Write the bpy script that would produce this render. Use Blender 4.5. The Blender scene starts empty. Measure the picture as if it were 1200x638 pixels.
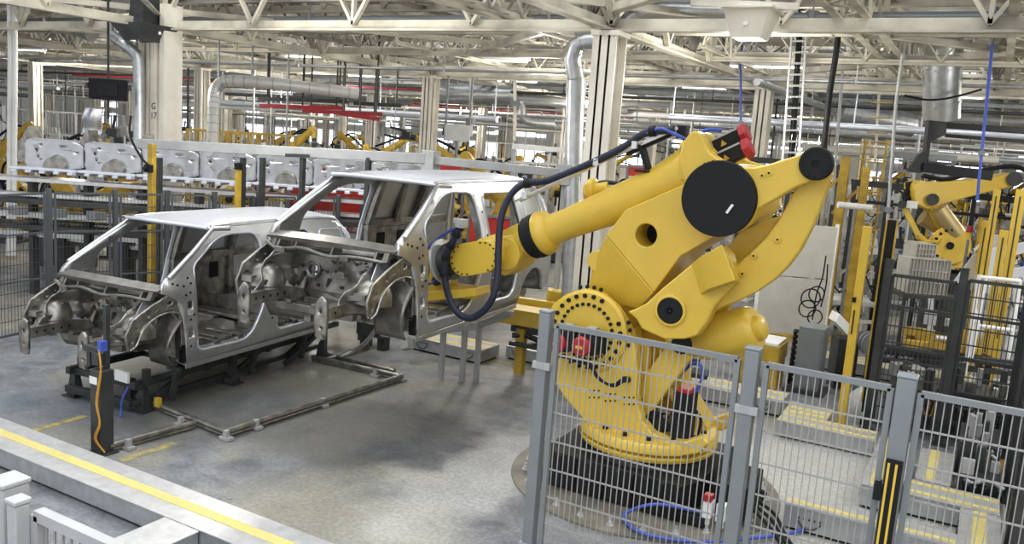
import bpy, bmesh, math, random
from math import sin, cos, pi, radians as R
from mathutils import Vector as V, Matrix
from mathutils.geometry import tessellate_polygon
random.seed(7)
C = bpy.context.scene.collection
SC = bpy.context.scene

# ------------------------------------------------------------------ camera
F_PX, PITCH, ROLL, CAM_H, YAW = 1000.0, R(9.0), R(4.1), 3.3, R(29.0)
def _cam_axes():
    Fw = V((0, cos(PITCH), -sin(PITCH))); Rt = V((1, 0, 0)); Up = Rt.cross(Fw)
    r = cos(ROLL)*Rt + sin(ROLL)*Up; u = -sin(ROLL)*Rt + cos(ROLL)*Up
    M = Matrix.Rotation(YAW, 3, 'Z')
    return M@Fw, M@r, M@u
FW, RT, UP = _cam_axes()
CAM = V((0, 0, CAM_H))
cd = bpy.data.cameras.new('camera'); cam = bpy.data.objects.new('camera', cd); C.objects.link(cam)
m = Matrix((RT, UP, -FW)).transposed().to_4x4(); m.translation = CAM
cam.matrix_world = m
cd.sensor_width = 36; cd.lens = F_PX/1200*36; cd.clip_end = 400
SC.camera = cam

# ------------------------------------------------------------------ light
w = bpy.data.worlds.new('sky'); SC.world = w; w.use_nodes = True
w.node_tree.nodes['Background'].inputs[0].default_value = (0.93, 0.95, 1.0, 1)
w.node_tree.nodes['Background'].inputs[1].default_value = 1.0
def area(name, loc, sx, sy, power, col=(1, 1, 1), rot=(0, 0, 0)):
    l = bpy.data.lights.new(name, 'AREA'); l.shape = 'RECTANGLE'; l.size = sx; l.size_y = sy
    l.energy = power; l.color = col
    o = bpy.data.objects.new(name, l); C.objects.link(o); o.location = loc; o.rotation_euler = rot
    return o
# daylight falling through the roof glazing, one long lamp per bay of glass
area('daylight_near', (-5, 7, 7.6), 22, 5, 1500, (0.93, 0.96, 1.0))
area('daylight_mid', (-10, 19, 7.6), 34, 5, 2000, (0.95, 0.97, 1.0))
area('daylight_far', (-22, 36, 7.6), 60, 10, 5200, (1.0, 0.98, 0.94))
area('daylight_right', (9, 13, 7.6), 12, 8, 900, (1.0, 0.97, 0.9))
area('daylight_camera_bay', (0, 0.5, 7.6), 16, 4, 900, (0.95, 0.97, 1.0))
def lamp(x, y, z, p):  # added fill points without fixtures, brightening the roof steel and far hall
    l = bpy.data.lights.new('hall_lamp', 'POINT'); l.energy = p; l.shadow_soft_size = .35; l.color = (1, .96, .88)
    o = bpy.data.objects.new('hall_lamp', l); C.objects.link(o); o.location = (x, y, z)
for lx, ly in ((-9, 8.8), (-3.5, 13), (-17, 13), (-9, 17), (-20, 22), (-30, 20), (-12, 26), (-40, 32), (-24, 36), (-8, 36), (2.2, 12.8), (3, 21), (-50, 50), (-20, 52), (2, 48), (-60, 62), (-38, 60), (-12, 62)):
    lamp(lx, ly, 4.3, 190 if ly < 20 else 320 if ly < 30 else 700)
SC.view_settings.view_transform = 'Standard'; SC.view_settings.look = 'None'
SC.view_settings.gamma = 1; SC.view_settings.use_curve_mapping = False
SC.view_settings.exposure = 0.18

# ------------------------------------------------------------------ pixel helpers (real places from sight lines)
def ray(x, y): return FW + RT*((x-600)/F_PX) - UP*((y-319)/F_PX)
def at(x, y, d): return CAM + ray(x, y)*d
def fl(x, y, z=0.0):
    r = ray(x, y); return CAM + r*((z-CAM_H)/r.z)
def tr(x, y, Y):
    r = ray(x, y); return CAM + r*(Y/r.y)

# ------------------------------------------------------------------ materials
def mat(name, col, rough=.5, metal=0, noise=0, nscale=8, bump=0, bscale=60, col2=None, spec=.5, coat=0):
    m = bpy.data.materials.new(name); m.use_nodes = True; n = m.node_tree.nodes; l = m.node_tree.links
    b = n['Principled BSDF']; b.inputs['Base Color'].default_value = (*col, 1)
    b.inputs['Roughness'].default_value = rough; b.inputs['Metallic'].default_value = metal
    b.inputs['Specular IOR Level'].default_value = spec; b.inputs['Coat Weight'].default_value = coat
    if noise or bump:
        tc = n.new('ShaderNodeTexCoord')
    if noise:
        nz = n.new('ShaderNodeTexNoise'); nz.inputs['Scale'].default_value = nscale; nz.inputs['Detail'].default_value = 4
        l.new(tc.outputs['Object'], nz.inputs['Vector'])
        mx = n.new('ShaderNodeMix'); mx.data_type = 'RGBA'
        c2 = col2 or tuple(c*(1-noise) for c in col)
        mx.inputs['A'].default_value = (*c2, 1); mx.inputs['B'].default_value = (*col, 1)
        cr = n.new('ShaderNodeMapRange'); cr.inputs['From Min'].default_value = .35; cr.inputs['From Max'].default_value = .65
        l.new(nz.outputs['Fac'], cr.inputs['Value']); l.new(cr.outputs['Result'], mx.inputs['Factor'])
        l.new(mx.outputs['Result'], b.inputs['Base Color'])
    if bump:
        nb = n.new('ShaderNodeTexNoise'); nb.inputs['Scale'].default_value = bscale
        l.new(tc.outputs['Object'], nb.inputs['Vector'])
        bp = n.new('ShaderNodeBump'); bp.inputs['Strength'].default_value = bump; bp.inputs['Distance'].default_value = .01
        l.new(nb.outputs['Fac'], bp.inputs['Height']); l.new(bp.outputs['Normal'], b.inputs['Normal'])
    return m
def emis(name, col, s):
    m = mat(name, col); b = m.node_tree.nodes['Principled BSDF']
    b.inputs['Emission Color'].default_value = (*col, 1); b.inputs['Emission Strength'].default_value = s; return m
M = {}
M['yellow'] = mat('robot_yellow_paint', (.66, .45, .05), .40, 0, .10, 3, coat=.12)
M['yellow2'] = mat('machine_yellow_paint', (.58, .38, .04), .5, 0, .35, 5)
M['black'] = mat('black_plastic', (.008, .009, .010), .6, spec=.25)
M['casting'] = mat('black_painted_casting', (.012, .013, .014), .5, 0, .3, 6, spec=.3)
M['dark'] = mat('dark_grey_steel', (.045, .05, .05), .45, .2, .35, 6)
M['grey'] = mat('grey_painted_steel', (.22, .24, .25), .42, .3, .1, 4)
M['grey_lt'] = mat('light_grey_steel', (.42, .43, .43), .45, .2, .15, 4)
M['wire'] = mat('grey_wire_steel', (.36, .36, .35), .4, .4)
M['wire_dark'] = mat('dark_wire_steel', (.055, .055, .055), .45, .3)
M['steel'] = mat('bare_body_steel', (.37, .355, .32), .36, .85, .5, 9, bump=.06, bscale=22)
M['shell'] = mat('bare_shell_steel', (.54, .55, .56), .31, .85, .2, 3, bump=.03, bscale=6)
M['steel_dk'] = mat('phosphated_body_steel', (.22, .21, .185), .40, .75, .4, 7, bump=.08, bscale=20)
M['zinc'] = mat('zinc_coated_body_steel', (.70, .73, .79), .30, .55, .06, 3)
M['alu'] = mat('brushed_aluminium', (.70, .70, .69), .36, .6, .18, 9)
M['duct'] = mat('galvanised_duct_steel', (.52, .54, .55), .36, .75, .2, 9)
M['duct_wh'] = mat('white_duct_cladding', (.72, .72, .70), .4, .2, .1, 5)
M['cream'] = mat('cream_painted_steel', (.80, .76, .66), .5, 0, .22, 1.6)
M['cream2'] = mat('cream_painted_beams', (.64, .60, .49), .5, 0, .45, 1.6)
M['cream_dk'] = mat('soiled_cream_beams', (.30, .28, .24), .6, 0, .6, 1.5)
M['red'] = mat('red_plastic', (.33, .012, .018), .45)
M['redpanel'] = mat('red_panel', (.62, .035, .02), .5, 0, .3, 3)
M['white'] = mat('white_paint', (.8, .8, .78), .5, 0, .1, 4)
M['hose'] = mat('navy_blue_hose', (.006, .010, .03), .5, bump=.6, bscale=120)
M['blue'] = mat('blue_plastic', (.05, .09, .42), .4)
M['orange'] = mat('orange_cable', (.5, .24, .03), .5)
M['yline'] = mat('worn_yellow_tread', (.74, .60, .12), .7, 0, .35, 40, bump=.5, bscale=200, col2=(.55,.50,.25))
M['yfloor'] = mat('faded_yellow_floor_paint', (.45, .37, .10), .6, 0, .5, 14, col2=(.22, .20, .14))
M['crate'] = mat('beige_crate_board', (.40, .39, .34), .6, 0, .2, 5)
M['panel_wh'] = mat('off_white_board', (.58, .57, .52), .6, 0, .12, 3)
M['screen'] = mat('black_screen', (.008, .008, .01), .6, spec=.2)
M['brass'] = mat('brushed_brass', (.5, .4, .2), .4, .7)
M['skin_wh'] = mat('roof_deck_sheet', (.12, .115, .11), .7, 0, .5, .6)
M['fence_dk'] = mat('slate_fence_steel', (.10, .11, .12), .42, .3, .1, 4)

def floor_material():
    m = bpy.data.materials.new('stained_concrete'); m.use_nodes = True; n = m.node_tree.nodes; l = m.node_tree.links
    b = n['Principled BSDF']; tc = n.new('ShaderNodeTexCoord')
    def noise(s, d=5, r=.6, dist=0):
        z = n.new('ShaderNodeTexNoise'); z.inputs['Scale'].default_value = s; z.inputs['Detail'].default_value = d
        z.inputs['Roughness'].default_value = r; z.inputs['Distortion'].default_value = dist
        l.new(tc.outputs['Object'], z.inputs['Vector']); return z.outputs['Fac']
    def ramp(src, a, b_, ca, cb):
        r = n.new('ShaderNodeValToRGB'); r.color_ramp.elements[0].position = a; r.color_ramp.elements[1].position = b_
        r.color_ramp.elements[0].color = (*ca, 1); r.color_ramp.elements[1].color = (*cb, 1); l.new(src, r.inputs['Fac']); return r.outputs['Color']
    def mix(f, a, b_, mode='MIX'):
        x = n.new('ShaderNodeMix'); x.data_type = 'RGBA'; x.blend_type = mode
        if isinstance(f, float): x.inputs['Factor'].default_value = f
        else: l.new(f, x.inputs['Factor'])
        for k, s in (('A', a), ('B', b_)):
            if isinstance(s, tuple): x.inputs[k].default_value = (*s, 1)
            else: l.new(s, x.inputs[k])
        return x.outputs['Result']
    warm = ramp(noise(1.1, 6, .6, .6), .3, .7, (.235, .225, .18), (.40, .38, .32))
    cool = ramp(noise(2.3, 8, .65, 1.0), .3, .72, (.12, .13, .14), (.33, .34, .355))
    base = mix(ramp(noise(.42, 3, .5, .5), .42, .52, (0, 0, 0), (1, 1, 1)), warm, cool)
    # an old dark stain and a pale worn patch, each with a shape of its own
    sep = n.new('ShaderNodeSeparateXYZ'); l.new(tc.outputs['Object'], sep.inputs[0])
    def blob(cx, cy, rx, ry, soft, ang=0):
        mp = n.new('ShaderNodeMapping'); mp.vector_type = 'TEXTURE'; mp.inputs['Location'].default_value = (cx, cy, 0)
        mp.inputs['Rotation'].default_value = (0, 0, ang); mp.inputs['Scale'].default_value = (rx, ry, 1)
        ad = n.new('ShaderNodeVectorMath'); ad.operation = 'MULTIPLY_ADD'
        nz = n.new('ShaderNodeTexNoise'); nz.inputs['Scale'].default_value = 1.6; nz.inputs['Detail'].default_value = 6
        l.new(tc.outputs['Object'], nz.inputs['Vector'])
        ce = n.new('ShaderNodeVectorMath'); ce.operation = 'SUBTRACT'; l.new(nz.outputs['Color'], ce.inputs[0]); ce.inputs[1].default_value = (.5, .5, .5)
        l.new(ce.outputs[0], ad.inputs[0]); ad.inputs[1].default_value = (1.6, 1.6, 0); l.new(tc.outputs['Object'], ad.inputs[2])
        l.new(ad.outputs[0], mp.inputs['Vector'])
        ln = n.new('ShaderNodeVectorMath'); ln.operation = 'LENGTH'; l.new(mp.outputs[0], ln.inputs[0])
        r = n.new('ShaderNodeMapRange'); r.interpolation_type = 'SMOOTHSTEP'
        r.inputs['From Min'].default_value = 1; r.inputs['From Max'].default_value = 1-soft
        l.new(ln.outputs['Value'], r.inputs['Value']); return r.outputs['Result']
    def mul(a, k):
        x = n.new('ShaderNodeMath'); x.operation = 'MULTIPLY'; l.new(a, x.inputs[0]); x.inputs[1].default_value = k; return x.outputs[0]
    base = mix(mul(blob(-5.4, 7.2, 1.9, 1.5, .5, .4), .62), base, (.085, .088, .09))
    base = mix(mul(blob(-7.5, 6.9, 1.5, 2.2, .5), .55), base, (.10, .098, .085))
    base = mix(mul(blob(-8.9, 5.6, 1.2, 1.3, .6), .45), base, (.20, .23, .28))
    base = mix(mul(blob(-4.0, 6.6, .8, 2.6, .6), .6), base, (.62, .61, .57))
    base = mix(mul(blob(-1.2, 9.0, 2.4, 2.0, .6), .7), base, (.68, .67, .62))
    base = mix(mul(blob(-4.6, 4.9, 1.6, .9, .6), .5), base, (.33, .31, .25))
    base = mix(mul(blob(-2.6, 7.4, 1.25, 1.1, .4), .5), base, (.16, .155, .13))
    fine = ramp(noise(26, 6, .7, .4), .40, .62, (.70, .70, .70), (1, 1, 1))
    base = mix(1.0, base, fine, 'MULTIPLY')
    spots = ramp(noise(9, 8, .8, 1.5), .33, .40, (.50, .49, .47), (1, 1, 1))
    base = mix(1.0, base, spots, 'MULTIPLY')
    # joints every 4.4 m
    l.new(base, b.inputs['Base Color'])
    rr = n.new('ShaderNodeMapRange'); l.new(noise(3, 6), rr.inputs['Value']); rr.inputs['From Min'].default_value = .35
    rr.inputs['From Max'].default_value = .65; rr.inputs['To Min'].default_value = .34; rr.inputs['To Max'].default_value = .6
    l.new(rr.outputs[0], b.inputs['Roughness'])
    bp = n.new('ShaderNodeBump'); bp.inputs['Strength'].default_value = .12; bp.inputs['Distance'].default_value = .01
    l.new(noise(30), bp.inputs['Height']); l.new(bp.outputs[0], b.inputs['Normal'])
    return m
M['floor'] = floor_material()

# ------------------------------------------------------------------ mesh builder
class MB:
    def __init__(s): s.v = []; s.f = []; s.m = []; s.mi = 0
    def add(s, vs, fs):
        o = len(s.v); s.v += [tuple(p) for p in vs]
        for f in fs: s.f.append(tuple(i+o for i in f)); s.m.append(s.mi)
        return s
    def box(s, x0, x1, y0, y1, z0, z1):
        return s.add([(x, y, z) for x in (x0, x1) for y in (y0, y1) for z in (z0, z1)],
                     [(0, 1, 3, 2), (4, 6, 7, 5), (0, 4, 5, 1), (2, 3, 7, 6), (0, 2, 6, 4), (1, 5, 7, 3)])
    def cbox(s, c, sx, sy, sz): return s.box(c[0]-sx/2, c[0]+sx/2, c[1]-sy/2, c[1]+sy/2, c[2]-sz/2, c[2]+sz/2)
    def obox(s, c, a, b, d):
        c, a, b, d = V(c), V(a), V(b), V(d)
        return s.add([c+i*a+j*b+k*d for i in (-1, 1) for j in (-1, 1) for k in (-1, 1)],
                     [(0, 1, 3, 2), (4, 6, 7, 5), (0, 4, 5, 1), (2, 3, 7, 6), (0, 2, 6, 4), (1, 5, 7, 3)])
    def bar(s, p, q, w, h=None, up=(0, 0, 1)):
        p, q = V(p), V(q); d = q-p; L = d.length
        if L < 1e-6: return s
        d /= L; h = h or w; up = V(up)
        if abs(d.dot(up)) > .98: up = V((1, 0, 0))
        a = d.cross(up).normalized(); b = a.cross(d)
        return s.obox((p+q)/2, d*L/2, a*w/2, b*h/2)
    def angle(s, p, q, w, t, up=(0, 0, 1)):
        p, q = V(p), V(q); d = (q-p).normalized(); up = V(up)
        if abs(d.dot(up)) > .98: up = V((1, 0, 0))
        a = d.cross(up).normalized(); b = a.cross(d)
        s.bar(p-b*w/2, q-b*w/2, w, t, up); return s.bar(p-a*w/2, q-a*w/2, t, w, up)
    def cyl(s, p, q, r0, r1=None, n=20, cap=True):
        p, q = V(p), V(q); r1 = r0 if r1 is None else r1; d = (q-p).normalized()
        up = V((0, 0, 1)) if abs(d.z) < .95 else V((1, 0, 0)); a = d.cross(up).normalized(); b = a.cross(d)
        vs = []
        for c, r in ((p, r0), (q, r1)):
            vs += [c + (a*cos(2*pi*i/n) + b*sin(2*pi*i/n))*r for i in range(n)]
        fs = [(i, (i+1) % n, n+(i+1) % n, n+i) for i in range(n)]
        if cap: fs += [tuple(range(n-1, -1, -1)), tuple(range(n, 2*n))]
        return s.add(vs, fs)
    def lathe(s, p, d, prof, n=28):
        """prof: list of (distance along d, radius)"""
        p, d = V(p), V(d).normalized(); up = V((0, 0, 1)) if abs(d.z) < .95 else V((1, 0, 0))
        a = d.cross(up).normalized(); b = a.cross(d); vs = []; fs = []
        for t, r in prof:
            vs += [p + d*t + (a*cos(2*pi*i/n) + b*sin(2*pi*i/n))*max(r, 1e-4) for i in range(n)]
        for k in range(len(prof)-1):
            fs += [(k*n+i, k*n+(i+1) % n, (k+1)*n+(i+1) % n, (k+1)*n+i) for i in range(n)]
        fs += [tuple(range(n-1, -1, -1)), tuple(range((len(prof)-1)*n, len(prof)*n))]
        return s.add(vs, fs)
    def tube(s, pts, r, n=8, closed=False):
        P = [V(p) for p in pts]; k = len(P); vs = []; fs = []; a = None
        for i in range(k):
            if closed: d = P[(i+1) % k]-P[i-1]
            else: d = P[min(i+1, k-1)]-P[max(i-1, 0)]
            d.normalize()
            if a is None:
                up = V((0, 0, 1)) if abs(d.z) < .9 else V((1, 0, 0)); a = d.cross(up).normalized()
            else: a = (a - d*a.dot(d)).normalized()
            b = d.cross(a); rr = r[i] if isinstance(r, (list, tuple)) else r
            vs += [P[i] + (a*cos(2*pi*j/n) + b*sin(2*pi*j/n))*rr for j in range(n)]
        for i in range(k if closed else k-1):
            i2 = (i+1) % k
            fs += [(i*n+j, i*n+(j+1) % n, i2*n+(j+1) % n, i2*n+j) for j in range(n)]
        if not closed: fs += [tuple(range(n-1, -1, -1)), tuple(range((k-1)*n, k*n))]
        return s.add(vs, fs)
    def prism(s, pts, vec, holes=()):
        loops = [[V(p) for p in pts]] + [[V(p) for p in h] for h in holes]
        tris = tessellate_polygon(loops); flat = [p for L in loops for p in L]; n = len(flat); vec = V(vec)
        vs = flat + [p+vec for p in flat]
        fs = [tuple(t) for t in tris] + [tuple(i+n for i in reversed(t)) for t in tris]
        o = 0
        for L in loops:
            k = len(L); fs += [(o+i, o+(i+1) % k, n+o+(i+1) % k, n+o+i) for i in range(k)]; o += k
        return s.add(vs, fs)
    def loft(s, rings, cap=True):
        n = len(rings[0]); vs = [p for r in rings for p in r]; fs = []
        for k in range(len(rings)-1):
            fs += [(k*n+i, k*n+(i+1) % n, (k+1)*n+(i+1) % n, (k+1)*n+i) for i in range(n)]
        if cap: fs += [tuple(range(n-1, -1, -1)), tuple(range((len(rings)-1)*n, len(rings)*n))]
        return s.add(vs, fs)
    def grid(s, fn, nu, nv):
        vs = [fn(i/nu, j/nv) for j in range(nv+1) for i in range(nu+1)]
        return s.add(vs, [(j*(nu+1)+i, j*(nu+1)+i+1, (j+1)*(nu+1)+i+1, (j+1)*(nu+1)+i) for j in range(nv) for i in range(nu)])
    def sheet(s, outline, holes, step, fn):
        """flat (u,v) outline with holes, cut into a grid, then laid on the surface fn(u,v)"""
        loops = [[V((u, v, 0)) for u, v in outline]] + [[V((u, v, 0)) for u, v in h] for h in holes]
        tris = tessellate_polygon(loops); flat = [p for L in loops for p in L]
        bm = bmesh.new(); vv = [bm.verts.new(p) for p in flat]
        for t in tris:
            try: bm.faces.new([vv[i] for i in t])
            except ValueError: pass
        us = [p.x for p in flat]; ws = [p.y for p in flat]
        for ax, lo, hi in ((0, min(us), max(us)), (1, min(ws), max(ws))):
            k = math.ceil(lo/step)
            while k*step < hi:
                co = V((k*step, 0, 0)) if ax == 0 else V((0, k*step, 0)); no = V((1, 0, 0)) if ax == 0 else V((0, 1, 0))
                bmesh.ops.bisect_plane(bm, geom=bm.verts[:]+bm.edges[:]+bm.faces[:], plane_co=co, plane_no=no, dist=1e-5); k += 1
        bmesh.ops.recalc_face_normals(bm, faces=bm.faces[:])
        bm.verts.index_update()
        s.add([fn(q.co.x, q.co.y) for q in bm.verts], [tuple(q.index for q in f.verts) for f in bm.faces]); bm.free()
        return s
    def build(s, name, m, parent=None, bevel=0, smooth=35, solid=0, solid_off=-1, fix=True, seg=2):
        me = bpy.data.meshes.new(name)
        off = V((0, 0, 0))
        if parent is not None:
            p = parent
            while p is not None: off += p.location; p = p.parent
            if MB.local: off = V((0, 0, 0))
        me.from_pydata([tuple(V(q)-off) for q in s.v], [], s.f)
        ms = m if isinstance(m, (list, tuple)) else [m]
        for x in ms: me.materials.append(M[x] if isinstance(x, str) else x)
        if len(ms) > 1: me.polygons.foreach_set('material_index', s.m)
        if fix:
            bm = bmesh.new(); bm.from_mesh(me); bmesh.ops.recalc_face_normals(bm, faces=bm.faces[:])
            if bevel: bmesh.ops.dissolve_limit(bm, angle_limit=.01, verts=bm.verts[:], edges=bm.edges[:])
            bm.to_mesh(me); bm.free()
        if smooth:
            me.polygons.foreach_set('use_smooth', [True]*len(me.polygons)); me.set_sharp_from_angle(angle=R(smooth))
        o = bpy.data.objects.new(name, me); C.objects.link(o)
        if parent is not None: o.parent = parent
        if solid:
            q = o.modifiers.new('t', 'SOLIDIFY'); q.thickness = solid; q.offset = solid_off
        if bevel:
            q = o.modifiers.new('b', 'BEVEL'); q.width = bevel; q.segments = seg; q.limit_method = 'ANGLE'; q.angle_limit = R(40); q.harden_normals = bool(smooth)
        return o
MB.local = False
def tag(o, label, cat, group=None, kind=None):
    if label: o['label'] = label
    if cat: o['category'] = cat
    if group: o['group'] = group
    if kind: o['kind'] = kind
    return o
def thing(name, label, cat, loc=(0, 0, 0), group=None, rz=0):
    o = bpy.data.objects.new(name, None); C.objects.link(o); o.location = loc; o.rotation_euler.z = rz
    return tag(o, label, cat, group)
def struct(o): o['kind'] = 'structure'; return o
def copy_tree(o, parent=None):
    c = o.copy(); C.objects.link(c); c.parent = parent
    for ch in list(o.children): copy_tree(ch, c)
    return c
def dup(o, loc, rz, label=None, group=None):
    c = copy_tree(o); c.location = loc; c.rotation_euler.z = rz
    if label: c['label'] = label
    if group: c['group'] = group
    return c
def rnd(pts, r, n=5):
    """fillet the corners of a closed 2-D outline; r one radius or one for each corner"""
    out = []; k = len(pts)
    for i in range(k):
        p, a, b = V(pts[i]).to_2d(), V(pts[i-1]).to_2d(), V(pts[(i+1) % k]).to_2d()
        rr = r[i] if isinstance(r, (list, tuple)) else r
        d1, d2 = (a-p), (b-p); t = min(rr, d1.length*.45, d2.length*.45)
        if t < 1e-4: out.append((p.x, p.y)); continue
        s_, e = p+d1.normalized()*t, p+d2.normalized()*t
        for j in range(n+1):
            u = j/n; q = s_*(1-u)**2 + p*2*u*(1-u) + e*u*u; out.append((q.x, q.y))
    return out
def circ(cx, cy, r, n=24, a0=0): return [(cx+r*cos(a0+2*pi*i/n), cy+r*sin(a0+2*pi*i/n)) for i in range(n)]
def curve(pts, n=8):
    """Catmull-Rom through points"""
    P = [V(p) for p in pts]; P = [P[0]*2-P[1]] + P + [P[-1]*2-P[-2]]; out = []
    for i in range(1, len(P)-2):
        for j in range(n):
            t = j/n; a, b, c, d = P[i-1:i+3]
            out.append(.5*((2*b)+(c-a)*t+(2*a-5*b+4*c-d)*t*t+(3*b-a-3*c+d)*t**3))
    out.append(P[-2]); return out
def letters(txt, name, size, m, parent, origin, right, up, depth=.004):
    cu = bpy.data.curves.new(name, 'FONT'); cu.body = txt; cu.size = size; cu.extrude = depth; cu.align_x = 'CENTER'
    o = bpy.data.objects.new(name, cu); C.objects.link(o); cu.materials.append(M[m])
    r, u = V(right).normalized(), V(up).normalized(); n = r.cross(u)
    mm = Matrix((r, u, n)).transposed().to_4x4(); mm.translation = V(origin)
    if parent is not None:
        o.parent = parent; mm.translation = V(origin) - (V((0, 0, 0)) if MB.local else parent.matrix_basis.translation)
    o.matrix_local = mm
    return o
# ================================================================== SETTING: floor, far walls, roof deck
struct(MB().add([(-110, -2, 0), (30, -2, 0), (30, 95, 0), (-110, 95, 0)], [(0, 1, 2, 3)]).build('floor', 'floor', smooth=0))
f2 = MB().box(-110, 30, 72, 72.4, 0, 9.5); struct(f2.build('wall_back', 'panel_wh', smooth=0))
struct(MB().box(30, 30.4, -2, 95, 0, 9.5).build('wall_right', 'panel_wh', smooth=0))
struct(MB().box(-110.4, -110, -2, 95, 0, 9.5).build('wall_left', 'panel_wh', smooth=0))
# worn yellow floor lines (thin paint)
YL = MB()
for a, b in (((60, 572), (98, 560)), ((140, 541), (205, 520)), ((40, 505), (100, 488)), ((525, 413), (600, 428))):
    p, q = fl(*a), fl(*b); YL.bar(p+V((0, 0, .002)), q+V((0, 0, .002)), .09, .004)
struct(YL.build('floor_marking', 'yfloor', smooth=0))

# ================================================================== COLUMNS
def column(name, x, y, w, d, ztop, parts=True):
    # built-up box column: two broad flanges and fluted webs
    b = MB(); h = w/2; k = d/2
    b.box(x-h, x+h, y-k, y-k+.03, 0, ztop); b.box(x-h, x+h, y+k-.03, y+k, 0, ztop)
    b.box(x-h*.45, x-h*.45+.03, y-k, y+k, 0, ztop); b.box(x+h*.45-.03, x+h*.45, y-k, y+k, 0, ztop)
    b.box(x-h*.45, x+h*.45, y-.02, y+.02, 0, ztop)
    b.box(x-h*1.3, x+h*1.3, y-k*1.3, y+k*1.3, 0, .05)
    b.box(x-h*1.15, x+h*1.15, y-k*1.15, y+k*1.15, ztop-.06, ztop)
    return struct(b.build(name, 'cream', smooth=0))
XS = [-4.7-8.9*i for i in range(-3, 10)]; YS = [10.7+8.6*j for j in range(0, 9)]
GX, GY = -13.6, 10.7
for i, x in enumerate(XS):
    for j, y in enumerate(YS):
        p = V((x, y, 2)) - CAM; d = p.dot(FW)
        if d < 5: continue
        px = 600+F_PX*p.dot(RT)/d
        if not -60 < px < 1260: continue
        if abs(x-GX) < .1 and abs(y-GY) < .1: continue
        column('column', x, y, .34, .36, 4.75)
# the numbered double column with G 17 on its face
b = MB()
b.box(GX-.28, GX+.36, GY-.12, GY+.12, 0, 5.2)
for dx, w_ in ((-.26, .10), (-.08, .06), (.06, .12), (.31, .12)): b.box(GX+dx-w_/2, GX+dx+w_/2, GY-.20, GY+.20, 0, 5.19)
b.box(GX-.36, GX+.44, GY-.28, GY+.28, 0, .06)
col17 = struct(b.build('column', 'cream', smooth=0))
for t, z in (('G', 3.33), ('17', 3.16)):
    struct(letters(t, 'column_letter', .17, 'black', None, (GX+.10, GY-.203, z), (1, 0, 0), (0, 0, 1), .002))

# ================================================================== ROOF STEEL
ZB = 4.85
def lattice_x(y, x0, x1, zb, zt, bay, name='roof_beam', mt='cream2', cw=.16, dw=.07, dy=0):
    b = MB(); b.angle((x0, y, zb), (x1, y, zb), cw, .03); b.angle((x0, y+dy, zt), (x1, y+dy, zt), cw, .03)
    n = max(1, round((x1-x0)/bay)); s = (x1-x0)/n
    for i in range(n):
        a = x0+i*s
        b.bar((a, y, zb), (a+s/2, y+dy, zt), dw, dw*.6); b.bar((a+s/2, y+dy, zt), (a+s, y, zb), dw, dw*.6)
        if i % 2 == 0: b.bar((a, y, zb), (a, y+dy, zt), dw, dw*.6)
    return struct(b.build(name, mt, smooth=0))
def lattice_y(x, y0, y1, zb, zt, bay, name='roof_beam', mt='cream2', cw=.16, dw=.07, dx=0):
    b = MB(); b.angle((x, y0, zb), (x, y1, zb), cw, .03); b.angle((x+dx, y0, zt), (x+dx, y1, zt), cw, .03)
    n = max(1, round((y1-y0)/bay)); s = (y1-y0)/n
    for i in range(n):
        a = y0+i*s
        b.bar((x, a, zb), (x+dx, a+s/2, zt), dw, dw*.6); b.bar((x+dx, a+s/2, zt), (x, a+s, zb), dw, dw*.6)
        if i % 2 == 0: b.bar((x, a, zb), (x+dx, a, zt), dw, dw*.6)
    return struct(b.build(name, mt, smooth=0))
XL, XR = -88, 26
for j, y in enumerate(YS):
    lattice_x(y, XL, XR, ZB, 6.5, 2.2, cw=.16, dw=.08)
    if y < 62:
        lattice_x(y+.35, XL, XR, ZB+.5, 6.5, 2.2, cw=.14, dw=.07, mt='cream_dk')
for k, x in enumerate(XS):
    if x < XL: continue
    lattice_y(x, 2.1, 84, ZB, 6.5, 2.15, cw=.15, dw=.08)
    lattice_y(x-.3, 2.1, 84, ZB+.06, 6.5, 2.15, cw=.10, dw=.06, mt='cream_dk')
# secondary joists with raking webs, two between each pair of girders
for j in range(0, 9):
    for q in (1, 2, 3):
        y = 2.1+8.6*j+q*2.15
        if y > 70: continue
        lattice_x(y, XL if y > 24 else -45, XR, 5.35+.12*(q % 2), 6.7, 1.45, cw=.13, dw=.06, dy=.45, mt='cream2' if q != 2 else 'cream_dk')
for k, x in enumerate(XS):
    if x < -60 or x > 20: continue
    for q in (1, 2, 3):
        lattice_y(x-q*2.225, 2.1, 66, 5.6, 6.9, 2.15, cw=.13, dw=.06, dx=.3, mt='cream2' if q != 1 else 'cream_dk')
for j in range(0, 44):
    y = 15.2+j*1.07
    if y > 62 or abs((y-10.7)/8.6-round((y-10.7)/8.6)) < .06: continue
    lattice_x(y, -75 if y > 26 else -42, 20, 4.92+.16*(j % 3), 5.7+.1*(j % 2), 1.1+.2*(j % 3), cw=.075, dw=.035, dy=.2 if j % 2 else -.25, mt=('cream2', 'cream', 'cream_dk', 'cream2', 'grey_lt')[j % 5])
for j in range(0, 26):
    x = 14-2.1*j
    lattice_y(x+.4, 14 if x > -12 else 12, 60, 5.0+.1*(j % 3), 5.75, 1.3, cw=.08, dw=.04, dx=.2, mt=('cream2', 'cream_dk', 'cream')[j % 3])
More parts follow.
